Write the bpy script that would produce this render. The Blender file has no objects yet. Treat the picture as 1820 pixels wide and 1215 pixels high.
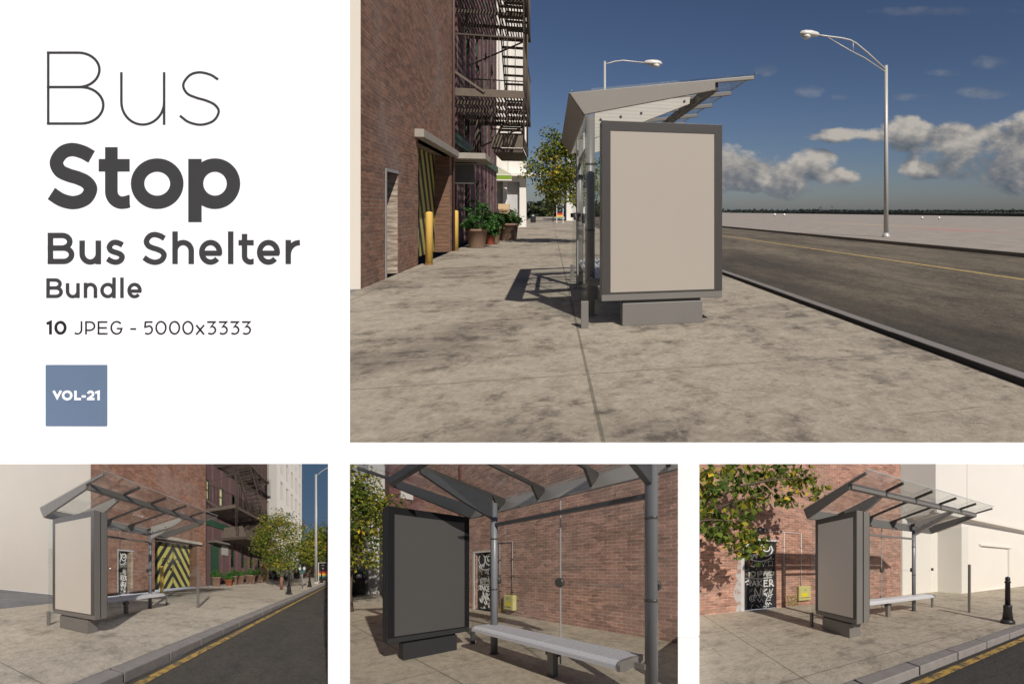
import bpy, bmesh, math, random
from mathutils import Vector, noise
R = math.radians
C = bpy.context.scene.collection
scene = bpy.context.scene
random.seed(7)

# ----------------------------------------------------------------- spaces
# Everything is drawn up in street metres (u along the street, v across it, w up).
# The big street is full size; the three smaller streets are stage models on a
# raked table whose lines all run to an apex behind the table (accelerated perspective).
EYE_H = 1.3
F, CX, CY = 1010.0, 1221.0, 374.0
class Street:
    def __init__(s, vpx, cx, cy, f, h, side=1, apex=None, near=None, crop=None, k=1.0):
        t = (vpx-cx)/f; n = math.hypot(t, 1)
        s.uX, s.uZ = t/n, 1/n; s.vX, s.vZ = s.uZ*side, -s.uX*side
        s.h = h; s.apex = apex; s.k = k; s.planes = []
        if apex:
            s.R0 = Vector(((cx-CX)/F, 1.0, -(cy-CY)/F))
            a = 1/apex; s.a = a; s.b = (1/near[1]-a)*near[0]; s.sc = f/F
            s.V = Vector((0, 0, EYE_H)) + s.R0*apex
            l, r, tp = crop
            s.planes = [Vector((1, -(l-cx)/f, 0)), Vector((-1, (r-cx)/f, 0)), Vector((0, -(tp-cy)/f, -1)), None]
            s.near = near[2]
    def local(s, u, v, w): return Vector((s.uX*u+s.vX*v, s.uZ*u+s.vZ*v, w-s.h))
    def world(s, p):
        if not s.apex: return Vector((p.x, p.y, p.z+s.h))
        q = 1/(s.a*p.y+s.b)
        return s.V + (Vector((p.x, 0, p.z))*s.sc - s.R0*(s.b/s.a))*q
    def at(s, u, v, w=0): return s.world(s.local(u, v, w))

BIG   = Street(978, 1221, 374, 1010, EYE_H)
LEFT  = Street(633, 291.5, 1014, 458, 1.19, 1, 2.03, (2.71, .80, 2.45), (-240, 583, 824), .10)
MID   = Street(445, 913.5, 1015, 525, 1.345, 1, 2.03, (3.53, .80, 1.0), (622, 1205, 824), .11)
RIGHT = Street(2123, 1531.5, 1005, 498, 1.32, 1, 2.03, (3.13, .80, 2.6), (1243, 2000, 824), .11)
class Flat:                                            # plain world metres (the display board)
    k = 1.0; planes = []; apex = None
    def local(s, u, v, w): return Vector((u, v, w))
    def world(s, p): return p
    def at(s, u, v, w=0): return Vector((u, v, w))
YARD = Flat()
S = BIG
def use(st):
    global S; S = st

# ----------------------------------------------------------------- objects
def tag(o, label=None, cat=None, group=None, kind=None):
    if label: o['label'] = label
    if cat: o['category'] = cat
    if group: o['group'] = group
    if kind: o['kind'] = kind
    return o
def thing(name, label, cat, base, group=None):
    o = bpy.data.objects.new(name, None); C.objects.link(o)
    o.location = S.at(*base); o.empty_display_size = .1
    return tag(o, label, cat, group)

class MB:
    def __init__(s): s.v = []; s.f = []; s.mi = []; s.sm = []
    def face(s, pts, mi=0, sm=False):
        n = len(s.v); s.v += [tuple(p) for p in pts]; s.f.append(tuple(range(n, n+len(pts)))); s.mi.append(mi); s.sm.append(sm)
    def add(s, vs, fs, mi=0, sm=False):
        n = len(s.v); s.v += [tuple(p) for p in vs]
        for f in fs: s.f.append(tuple(n+i for i in f)); s.mi.append(mi); s.sm.append(sm)
    def grid(s, fn, n, m, mi=0, sm=False):
        vs = [fn(i/n, j/m) for j in range(m+1) for i in range(n+1)]
        fs = [(j*(n+1)+i, j*(n+1)+i+1, (j+1)*(n+1)+i+1, (j+1)*(n+1)+i) for j in range(m) for i in range(n)]
        s.add(vs, fs, mi, sm)
    def box(s, u0, u1, v0, v1, w0, w1, mi=0, step=None):
        if step:
            nu = max(1, int(abs(u1-u0)/step)); nv = max(1, int(abs(v1-v0)/step)); nw = max(1, int(abs(w1-w0)/step))
            L = lambda a, b, t: a+(b-a)*t
            for w in (w0, w1): s.grid(lambda i, j: (L(u0,u1,i), L(v0,v1,j), w), nu, nv, mi)
            for v in (v0, v1): s.grid(lambda i, j: (L(u0,u1,i), v, L(w0,w1,j)), nu, nw, mi)
            for u in (u0, u1): s.grid(lambda i, j: (u, L(v0,v1,i), L(w0,w1,j)), nv, nw, mi)
            return
        vs = [(u, v, w) for w in (w0, w1) for v in (v0, v1) for u in (u0, u1)]
        s.add(vs, [(0,2,3,1), (4,5,7,6), (0,1,5,4), (2,6,7,3), (0,4,6,2), (1,3,7,5)], mi)
    def prism(s, prof, a0, a1, fn, mi=0):              # closed outline between two offsets; fn(p, q, a) -> (u,v,w)
        n = len(prof)
        vs = [fn(p, q, a0) for p, q in prof] + [fn(p, q, a1) for p, q in prof]
        s.add(vs, [tuple(range(n))[::-1], tuple(range(n, 2*n))] + [(i, (i+1) % n, n+(i+1) % n, n+i) for i in range(n)], mi)
    def tube(s, pts, r, n=8, mi=0, caps=True):
        pts = [Vector(p) for p in pts]
        rs = r if isinstance(r, (list, tuple)) else [r]*len(pts)
        vs = []; up = None
        for i, p in enumerate(pts):
            d = (pts[min(i+1, len(pts)-1)] - pts[max(i-1, 0)]).normalized()
            if up is None: up = Vector((0, 0, 1)) if abs(d.z) < .9 else Vector((1, 0, 0))
            x = d.cross(up).normalized(); y = x.cross(d).normalized(); up = y
            for k in range(n):
                a = 2*math.pi*(k+.5)/n; vs.append(p + x*(rs[i]*math.cos(a)) + y*(rs[i]*math.sin(a)))
        fs = [(i*n+k, i*n+(k+1) % n, (i+1)*n+(k+1) % n, (i+1)*n+k) for i in range(len(pts)-1) for k in range(n)]
        s.add(vs, fs, mi, n > 4)
        if caps:
            b = len(s.v)-len(vs); e = b+(len(pts)-1)*n
            s.f += [tuple(b+k for k in range(n))[::-1], tuple(e+k for k in range(n))]; s.mi += [mi, mi]; s.sm += [False, False]
    def bar(s, p, q, a, b, mi=0):                      # square-section bar, a wide (level) x b high
        p = Vector(p); q = Vector(q); d = (q-p).normalized()
        up = Vector((0, 0, 1)) if abs(d.z) < .95 else Vector((0, 1, 0))
        x = d.cross(up).normalized(); y = x.cross(d).normalized()
        vs = [c + x*(i*a/2) + y*(j*b/2) for c in (p, q) for i, j in ((-1,-1), (1,-1), (1,1), (-1,1))]
        s.add(vs, [(3,2,1,0), (4,5,6,7), (0,1,5,4), (1,2,6,5), (2,3,7,6), (3,0,4,7)], mi)
    def lathe(s, c, prof, n=20, mi=0):
        vs = [(c[0]+r*math.cos(2*math.pi*k/n), c[1]+r*math.sin(2*math.pi*k/n), c[2]+w) for r, w in prof for k in range(n)]
        fs = [(i*n+k, i*n+(k+1) % n, (i+1)*n+(k+1) % n, (i+1)*n+k) for i in range(len(prof)-1) for k in range(n)]
        s.add(vs, fs, mi, True)
        b = len(s.v)-len(vs); e = b+(len(prof)-1)*n
        if prof[0][0] > 1e-4: s.f.append(tuple(b+k for k in range(n))[::-1]); s.mi.append(mi); s.sm.append(False)
        if prof[-1][0] > 1e-4: s.f.append(tuple(e+k for k in range(n))); s.mi.append(mi); s.sm.append(False)
    def ball(s, c, r, n=12, mi=0):
        rr = r if isinstance(r, (tuple, list)) else (r, r, r)
        s.grid(lambda i, j: (c[0]+rr[0]*math.sin(math.pi*j)*math.cos(2*math.pi*i), c[1]+rr[1]*math.sin(math.pi*j)*math.sin(2*math.pi*i), c[2]-rr[2]*math.cos(math.pi*j)), n, max(4, n//2), mi, True)
    def wall(s, fix, axis, a0, a1, w0, w1, holes, depth, mi=0, mr=None, step=1.0, side=-1):
        # upright wall in the plane axis=fix with real openings (a0,a1,w0,w1) and reveals going `depth` towards side
        mr = mi if mr is None else mr
        pt = (lambda a, w, d=0: (a, fix+side*d, w)) if axis == 'v' else (lambda a, w, d=0: (fix+side*d, a, w))
        def cuts(lo, hi, ex):
            c = sorted({lo, hi, *[e for e in ex if lo < e < hi]}); o = []
            for p, q in zip(c, c[1:]):
                n = max(1, math.ceil((q-p)/step-1e-6)); o += [p+(q-p)*i/n for i in range(n)]
            return o+[c[-1]]
        A = cuts(a0, a1, [e for h in holes for e in h[:2]]); W = cuts(w0, w1, [e for h in holes for e in h[2:4]])
        for p, q in zip(A, A[1:]):
            for x, y in zip(W, W[1:]):
                m, z = (p+q)/2, (x+y)/2
                if any(h[0] < m < h[1] and h[2] < z < h[3] for h in holes): continue
                s.face([pt(p, x), pt(q, x), pt(q, y), pt(p, y)], mi)
        for h in holes:
            b0, b1, y0, y1 = h[:4]; d = h[4] if len(h) > 4 else depth
            ww = [y0+(y1-y0)*i/4 for i in range(5)]
            for a in (b0, b1):
                for x, y in zip(ww, ww[1:]): s.face([pt(a, x), pt(a, x, d), pt(a, y, d), pt(a, y)], mr)
            s.face([pt(b0, y1), pt(b1, y1), pt(b1, y1, d), pt(b0, y1, d)], mr)
            if y0 > w0+.01: s.face([pt(b0, y0), pt(b1, y0), pt(b1, y0, d), pt(b0, y0, d)], mr)
    def build(s, name, mats, parent=None, base=None, bevel=0, merge=True):
        if not isinstance(mats, (list, tuple)): mats = [mats]
        bm = bmesh.new(); lay = bm.verts.layers.float_vector.new('st'); vs = []
        for p in s.v:
            v = bm.verts.new(S.local(*p)); v[lay] = Vector(p); vs.append(v)
        for f, mi, sm in zip(s.f, s.mi, s.sm):
            try: g = bm.faces.new([vs[i] for i in f])
            except ValueError: continue
            g.material_index = mi; g.smooth = sm
        if merge: bmesh.ops.remove_doubles(bm, verts=bm.verts[:], dist=1e-5)
        for n in S.planes:
            co, nn = (Vector((0, 0, 0)), n) if n is not None else (Vector((0, S.near, 0)), Vector((0, 1, 0)))
            if any((v.co-co).dot(nn) < 0 for v in bm.verts):
                bmesh.ops.bisect_plane(bm, geom=bm.verts[:]+bm.edges[:]+bm.faces[:], dist=1e-7, plane_co=co, plane_no=nn, clear_inner=True)
        if not bm.faces: bm.free(); return None
        root = parent
        while root is not None and root.parent is not None: root = root.parent
        org = root.location.copy() if root else (S.at(*base) if base else Vector((0, 0, 0)))
        for v in bm.verts: v.co = S.world(v.co) - org
        bmesh.ops.recalc_face_normals(bm, faces=bm.faces[:])
        me = bpy.data.meshes.new(name); bm.to_mesh(me); bm.free()
        for m in mats: me.materials.append(m)
        o = bpy.data.objects.new(name, me); C.objects.link(o)
        if parent: o.parent = parent
        else: o.location = org
        if bevel:
            b = o.modifiers.new('edge', 'BEVEL'); b.width = bevel*S.k; b.segments = 2; b.limit_method = 'ANGLE'; b.angle_limit = R(50)
        return o
def struct(name, mb, mat, label=None):
    o = mb.build(name, mat)
    if o:
        o['kind'] = 'structure'
        if label: o['label'] = label
    return o
def ribbon(mb, line, wd, fn, d0, d1, mi=0, closed=False):
    # pen stroke of width wd along a flat line; fn(x, y, d) -> (u,v,w); sides from depth d0 to d1
    P = [Vector(p) for p in line]
    if closed and (P[0]-P[-1]).length > 1e-6: P.append(P[0].copy())
    L, Rr = [], []
    n = len(P)
    for i, p in enumerate(P):
        a = P[i-1] if i > 0 else (P[-2] if closed else None)
        b = P[i+1] if i < n-1 else (P[1] if closed else None)
        d1_ = (p-a).normalized() if a is not None else None; d2_ = (b-p).normalized() if b is not None else None
        if d1_ is None: d1_ = d2_
        if d2_ is None: d2_ = d1_
        n1 = Vector((-d1_.y, d1_.x)); n2 = Vector((-d2_.y, d2_.x)); m = n1+n2
        if m.length < 1e-3: m = n1
        m.normalize(); k = wd/2/max(.4, m.dot(n1))
        L.append(p+m*k); Rr.append(p-m*k)
    for i in range(n-1):
        mb.face([fn(*L[i], d0), fn(*L[i+1], d0), fn(*Rr[i+1], d0), fn(*Rr[i], d0)], mi)
        mb.face([fn(*L[i], d0), fn(*L[i+1], d0), fn(*L[i+1], d1), fn(*L[i], d1)], mi)
        mb.face([fn(*Rr[i], d0), fn(*Rr[i+1], d0), fn(*Rr[i+1], d1), fn(*Rr[i], d1)], mi)
    if not closed:
        for i in (0, n-1): mb.face([fn(*L[i], d0), fn(*Rr[i], d0), fn(*Rr[i], d1), fn(*L[i], d1)], mi)
def arc(cx, cy, rx, ry, a0, a1, n=18):
    return [(cx+rx*math.cos(R(a0+(a1-a0)*i/n)), cy+ry*math.sin(R(a0+(a1-a0)*i/n))) for i in range(n+1)]

# ----------------------------------------------------------------- materials
_mats = {}
class NT:
    def __init__(s, name):
        s.m = bpy.data.materials.new(name); s.m.use_nodes = True; s.t = s.m.node_tree; s.t.nodes.clear()
        s.out = s.t.nodes.new('ShaderNodeOutputMaterial')
    def n(s, typ, ins=None, **kw):
        x = s.t.nodes.new('ShaderNode'+typ)
        for k, v in kw.items(): setattr(x, k, v)
        for k, v in (ins or {}).items():
            if isinstance(v, bpy.types.NodeSocket): s.t.links.new(v, x.inputs[k])
            else: x.inputs[k].default_value = v
        return x
    def st(s): return s.n('Attribute', attribute_name='st').outputs['Vector']
    def map(s, vec, sc=(1,1,1), loc=(0,0,0)): return s.n('Mapping', {'Vector': vec, 'Scale': sc, 'Location': loc}).outputs[0]
    def noise(s, vec, scale, detail=6, rough=.6, dist=0): return s.n('TexNoise', {'Vector': vec, 'Scale': scale, 'Detail': detail, 'Roughness': rough, 'Distortion': dist}).outputs['Fac']
    def ramp(s, fac, stops):
        r = s.n('ValToRGB', {'Fac': fac}); e = r.color_ramp.elements
        while len(e) < len(stops): e.new(.5)
        for el, (p, c) in zip(e, stops): el.position = p; el.color = c if len(c) == 4 else (*c, 1)
        return r.outputs[0]
    def mix(s, fac, a, b, mode='MIX'):
        x = s.n('Mix', data_type='RGBA', blend_type=mode)
        for i, v in ((0, fac), (6, a), (7, b)):
            if isinstance(v, bpy.types.NodeSocket): s.t.links.new(v, x.inputs[i])
            else: x.inputs[i].default_value = v if i == 0 else (*v, 1)[:4]
        return x.outputs[2]
    def math(s, op, a, b=0, c=0, clamp=False):
        x = s.n('Math', operation=op, use_clamp=clamp)
        for i, v in enumerate((a, b, c)):
            if isinstance(v, bpy.types.NodeSocket): s.t.links.new(v, x.inputs[i])
            else: x.inputs[i].default_value = v
        return x.outputs[0]
    def sep(s, vec): return s.n('SeparateXYZ', {'Vector': vec}).outputs
    def comb(s, x, y, z=0): return s.n('CombineXYZ', {0: x, 1: y, 2: z}).outputs[0]
    def bump(s, h, dist, strength=1, normal=None):
        i = {'Height': h, 'Distance': dist, 'Strength': strength}
        if normal is not None: i['Normal'] = normal
        return s.n('Bump', i).outputs[0]
    def bsdf(s, **kw):
        p = s.n('BsdfPrincipled', {k.replace('_', ' '): ((*v, 1) if isinstance(v, tuple) and len(v) == 3 else v) for k, v in kw.items()})
        s.t.links.new(p.outputs[0], s.out.inputs[0]); return s.m
def cached(fn):
    def g(*a, **kw):
        key = (fn.__name__, a, tuple(sorted(kw.items())), S.k)
        if key not in _mats: _mats[key] = fn(*a, **kw)
        return _mats[key]
    return g
@cached
def paint(name, col, rough=.5, metal=0.0, var=.12, scale=3.0, bump=0.0, spec=.5):
    t = NT(name); v = t.st(); n = t.noise(v, scale); f = t.noise(v, scale*14, 3)
    c = t.mix(t.math('MULTIPLY', n, 1.0), tuple(x*(1-var) for x in col), tuple(min(1, x*(1+var)) for x in col))
    kw = dict(Base_Color=c, Roughness=t.math('ADD', rough-.08, t.math('MULTIPLY', f, .16)), Metallic=metal)
    if bump: kw['Normal'] = t.bump(f, bump*S.k)
    m = t.bsdf(**kw); m.node_tree.nodes['Principled BSDF'].inputs['Specular IOR Level'].default_value = spec
    return m
@cached
def brick(name, a, b, mortar, k=1.0, grime=.5, bw=.225, bh=.075, ms=.007):
    t = NT(name); v = t.st(); x, y, z = t.sep(v)
    vec = t.comb(t.math('ADD', x, y), z)
    nb = t.n('TexBrick', {'Vector': vec, 'Color1': (*a, 1), 'Color2': (*b, 1), 'Mortar': (*mortar, 1), 'Scale': 1.0, 'Mortar Size': ms, 'Mortar Smooth': .2, 'Bias': -.1, 'Brick Width': bw, 'Row Height': bh})
    per = t.n('TexVoronoi', {'Vector': t.map(vec, (1/bw, 1/bh, 1)), 'Scale': .85}).outputs['Color']
    hs = t.math('MULTIPLY_ADD', t.sep(per)[0], .6, .70)
    big = t.noise(v, .55, 5, .65); mid = t.noise(v, 2.6, 6, .7)
    c = t.mix(1.0, nb.outputs['Color'], t.comb(hs, hs, hs), 'MULTIPLY')
    c = t.mix(t.math('MULTIPLY', t.ramp(big, [(.45, (0,0,0)), (.75, (1,1,1))]), grime), c, (.30, .25, .22))
    c = t.mix(t.math('MULTIPLY', t.ramp(mid, [(.5, (0,0,0)), (.8, (1,1,1))]), .45), c, tuple(q*.45 for q in a))
    h = t.math('ADD', t.math('MULTIPLY', nb.outputs['Fac'], -1.0), t.math('MULTIPLY', t.noise(v, 40, 4), .35))
    return t.bsdf(Base_Color=c, Roughness=.88, Normal=t.bump(h, .008*S.k, .8))
@cached
def paving(name, base, stain, ju=(4.58, 4.5), jv=(.27, 3.1), wet=0.0, stretch=(1.0, .55), amount=.8):
    t = NT(name); v = t.st(); x, y, z = t.sep(v)
    vs = t.map(v, (1.0, .8, 1))
    big = t.noise(vs, .50, 10, .70, .15); mid = t.noise(t.map(v, (1.05, .95, 1), (4, 2, 0)), 2.9, 12, .76, .1); fine = t.noise(v, 22, 8, .72); grit = t.noise(v, 110, 3, .6); spot = t.noise(t.map(v, (1.4, .9, 1), (9, 1, 0)), 9, 8, .7)
    c = t.mix(t.ramp(fine, [(.32, (0,0,0)), (.68, (1,1,1))]), tuple(q*.82 for q in base), tuple(q*1.16 for q in base))
    c = t.mix(t.math('MULTIPLY', t.ramp(grit, [(.55, (0,0,0)), (.75, (1,1,1))]), .35), c, tuple(q*.55 for q in base))
    bro = t.noise(t.map(v, (1.0, 1.0, 1), (1, 5, 0)), 6.0, 12, .80); tone = t.ramp(bro, [(.25, (1.30,1.30,1.30)), (.5, (1,1,1)), (.75, (.50,.49,.47))])
    c = t.mix(1.0, c, tone, 'MULTIPLY')
    gate = t.ramp(big, [(.42, (.12,.12,.12)), (.56, (1,1,1))])
    c = t.mix(t.math('MULTIPLY', t.ramp(big, [(.50, (0,0,0)), (.62, (1,1,1))]), .50*amount), c, stain)
    c = t.mix(t.math('MULTIPLY', t.math('MULTIPLY', t.ramp(mid, [(.50, (0,0,0)), (.60, (1,1,1))]), gate), .80*amount), c, tuple(q*.72 for q in stain))
    c = t.mix(t.math('MULTIPLY', t.ramp(spot, [(.60, (0,0,0)), (.68, (1,1,1))]), .60*amount), c, tuple(q*.55 for q in stain))
    c = t.mix(t.math('MULTIPLY', t.ramp(mid, [(.32, (1,1,1)), (.42, (0,0,0))]), .45*amount), c, tuple(min(1, q*1.32) for q in base))
    ck = t.math('ABSOLUTE', t.math('SUBTRACT', t.math('FRACT', t.math('DIVIDE', t.math('ADD', x, t.math('MULTIPLY', t.math('SUBTRACT', mid, .5), .10)), .71)), .5))
    ck = t.math('MULTIPLY', t.math('LESS_THAN', ck, .013), t.ramp(t.noise(t.map(v, (.6, .6, 1), (2, 7, 0)), 1.1, 5, .7), [(.50, (0,0,0)), (.60, (1,1,1))]))
    c = t.mix(t.math('MULTIPLY', ck, .48*amount), c, tuple(q*.42 for q in stain))
    wob = t.math('MULTIPLY', t.math('SUBTRACT', mid, .5), .02)
    def joint(co, off, per, wd):
        d = t.math('ABSOLUTE', t.math('SUBTRACT', t.math('FRACT', t.math('ADD', t.math('DIVIDE', t.math('SUBTRACT', t.math('ADD', co, wob), off), per), .5)), .5))
        return t.math('LESS_THAN', t.math('MULTIPLY', d, per), wd)
    j = t.math('MAXIMUM', joint(x, ju[0], ju[1], .009), joint(y, jv[0], jv[1], .012))
    c = t.mix(t.math('MULTIPLY', j, .55), c, (.06, .058, .042))
    h = t.math('ADD', t.math('MULTIPLY', bro, 2.0), t.math('ADD', t.math('MULTIPLY', fine, .7), t.math('MULTIPLY', grit, .3)))
    h = t.math('SUBTRACT', h, t.math('MULTIPLY', j, .8))
    if wet:
        puddle = t.ramp(big, [(.35, (1,1,1)), (.6, (0,0,0))])
        rough = t.math('SUBTRACT', .78, t.math('MULTIPLY', puddle, .42*wet))
        return t.bsdf(Base_Color=c, Roughness=rough, Normal=t.bump(h, .03*S.k, .9))
    return t.bsdf(Base_Color=c, Roughness=.86, Normal=t.bump(h, .012*S.k, .8))
@cached
def asphalt(name, dark, light, amt=.6, edge=None):
    t = NT(name); v = t.st()
    big = t.noise(t.map(v, (.3, 1.1, 1)), .55, 9, .70, .3); mid = t.noise(t.map(v, (.5, 1, 1)), 2.4, 10, .74); fine = t.noise(v, 34, 6, .75)
    c = t.mix(t.ramp(big, [(.36, (0,0,0)), (.66, (1,1,1))]), dark, light)
    c = t.mix(t.math('MULTIPLY', t.ramp(mid, [(.5, (0,0,0)), (.68, (1,1,1))]), amt), c, tuple(q*.45 for q in dark))
    c = t.mix(t.math('MULTIPLY', t.ramp(fine, [(.52, (0,0,0)), (.70, (1,1,1))]), .55), c, tuple(q*2.0 for q in light))
    c = t.mix(t.math('MULTIPLY', t.ramp(fine, [(.34, (1,1,1)), (.46, (0,0,0))]), .6), c, tuple(q*.4 for q in dark))
    cr = t.noise(t.map(v, (1, 1.6, 1), (3, 9, 0)), 5.5, 8, .75)
    c = t.mix(t.math('MULTIPLY', t.ramp(cr, [(.52, (0,0,0)), (.62, (1,1,1))]), .55), c, tuple(q*.5 for q in dark))
    c = t.mix(t.math('MULTIPLY', t.ramp(cr, [(.30, (1,1,1)), (.42, (0,0,0))]), .5), c, tuple(q*1.35 for q in light))
    if edge:
        y = t.sep(v)[1]; g = t.math('ADD', y, t.math('MULTIPLY', t.math('SUBTRACT', big, .5), 4.5))
        c = t.mix(t.ramp(t.math('DIVIDE', t.math('SUBTRACT', g, edge[0]), edge[1]), [(0, (.7,.7,.7)), (1, (0,0,0))]), c, tuple(q*.55 for q in dark))
    return t.bsdf(Base_Color=c, Roughness=.85, Normal=t.bump(t.math('ADD', t.math('ADD', fine, mid), cr), .016*S.k, .9))
@cached
def worn(name, col, under, cut=.5):
    t = NT(name); v = t.st(); n = t.noise(v, 7, 8, .75)
    c = t.mix(t.ramp(n, [(cut-.06, (0,0,0)), (cut+.06, (1,1,1))]), col, under)
    return t.bsdf(Base_Color=c, Roughness=.8)
@cached
def glass(name, tint=(.965, .975, .975), refl=.07, fres=.09):
    t = NT(name); v = t.st()
    fr = t.n('LayerWeight', {'Blend': .12}).outputs['Fresnel']
    smear = t.math('MULTIPLY', t.noise(t.map(v, (1, 1, .3)), 3, 5), .03)
    f = t.math('ADD', t.math('MULTIPLY', fr, fres), t.math('ADD', t.math('MULTIPLY', smear, .5), refl*.12), clamp=True)
    tr = t.n('BsdfTransparent', {'Color': (*tint, 1)}); gl = t.n('BsdfGlossy', {'Color': (.9, .93, .95, 1), 'Roughness': .03})
    mx = t.n('MixShader', {0: f, 1: tr.outputs[0], 2: gl.outputs[0]}); t.t.links.new(mx.outputs[0], t.out.inputs[0]); return t.m
@cached
def leafmat(name, col, var=.35):
    t = NT(name); v = t.st(); n = t.noise(v, 9, 4)
    c = t.mix(n, tuple(q*(1-var) for q in col), tuple(q*(1+var) for q in col))
    d = t.n('BsdfPrincipled', {'Base Color': c, 'Roughness': .7, 'Specular IOR Level': .2}); tl = t.n('BsdfTranslucent', {'Color': c})
    mx = t.n('MixShader', {0: .28, 1: d.outputs[0], 2: tl.outputs[0]}); t.t.links.new(mx.outputs[0], t.out.inputs[0]); return t.m
@cached
def wood(name, col):
    t = NT(name); v = t.st(); n = t.noise(t.map(v, (9, 9, 1.2)), 2, 6, .7, .6)
    return t.bsdf(Base_Color=t.mix(n, tuple(q*.5 for q in col), tuple(q*1.4 for q in col)), Roughness=.85, Normal=t.bump(n, .01*S.k))
@cached
def chevron(name, a, b, mid_u, slope=1.0, per=.62, dark=.5):
    t = NT(name); v = t.st(); x, y, z = t.sep(v)
    d = t.math('ABSOLUTE', t.math('SUBTRACT', x, mid_u))
    ph = t.math('FRACT', t.math('DIVIDE', t.math('ADD', z, t.math('MULTIPLY', d, slope)), per))
    m = t.math('LESS_THAN', ph, .5)
    n = t.noise(v, 3, 7, .7)
    c = t.mix(m, a, b); c = t.mix(t.math('MULTIPLY', t.ramp(n, [(.5, (0,0,0)), (.75, (1,1,1))]), dark), c, (.03, .03, .03))
    return t.bsdf(Base_Color=c, Roughness=.6)
@cached
def slatted(name, col, dark, per=.09, axis=2):
    t = NT(name); v = t.st(); q = t.sep(v)[axis]
    ph = t.math('FRACT', t.math('DIVIDE', q, per)); n = t.noise(t.map(v, (1, 1, 7)), 2.2, 5, .7)
    c = t.mix(t.ramp(n, [(.38, (0,0,0)), (.62, (1,1,1))]), col, dark)
    h = t.math('ABSOLUTE', t.math('SUBTRACT', ph, .5))
    return t.bsdf(Base_Color=c, Roughness=.6, Normal=t.bump(h, per*.06*S.k, .7))
GREY   = lambda: paint('grey_metal_paint', (.165, .155, .142), .42, 0, .06, 2)
LGREY  = lambda: paint('pale_grey_metal_paint', (.225, .205, .180), .42, 0, .05, 2)
DARK   = lambda: paint('charcoal_metal_paint', (.055, .050, .046), .4, 0, .08, 2)
SLATE  = lambda: paint('slate_column_paint', (.15, .155, .165), .35, 0, .06, 3)
BLACK  = lambda: paint('black_iron_paint', (.018, .018, .019), .4, 0, .2, 5)
CLEAR  = lambda: glass('clear_glass')
ROOFG  = lambda: glass('roof_glass_pane', fres=.24)
# ----------------------------------------------------------------- street furniture
class Frame:
    def __init__(s, u0, v0, su=1, sv=1): s.u0, s.v0, s.su, s.sv = u0, v0, su, sv
    def __call__(s, a, b, w=0): return (s.u0+s.su*a, s.v0+s.sv*b, w)
    def box(s, mb, a0, a1, b0, b1, w0, w1, mi=0):
        mb.box(*sorted((s.u0+s.su*a0, s.u0+s.su*a1)), *sorted((s.v0+s.sv*b0, s.v0+s.sv*b1)), w0, w1, mi)

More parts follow.
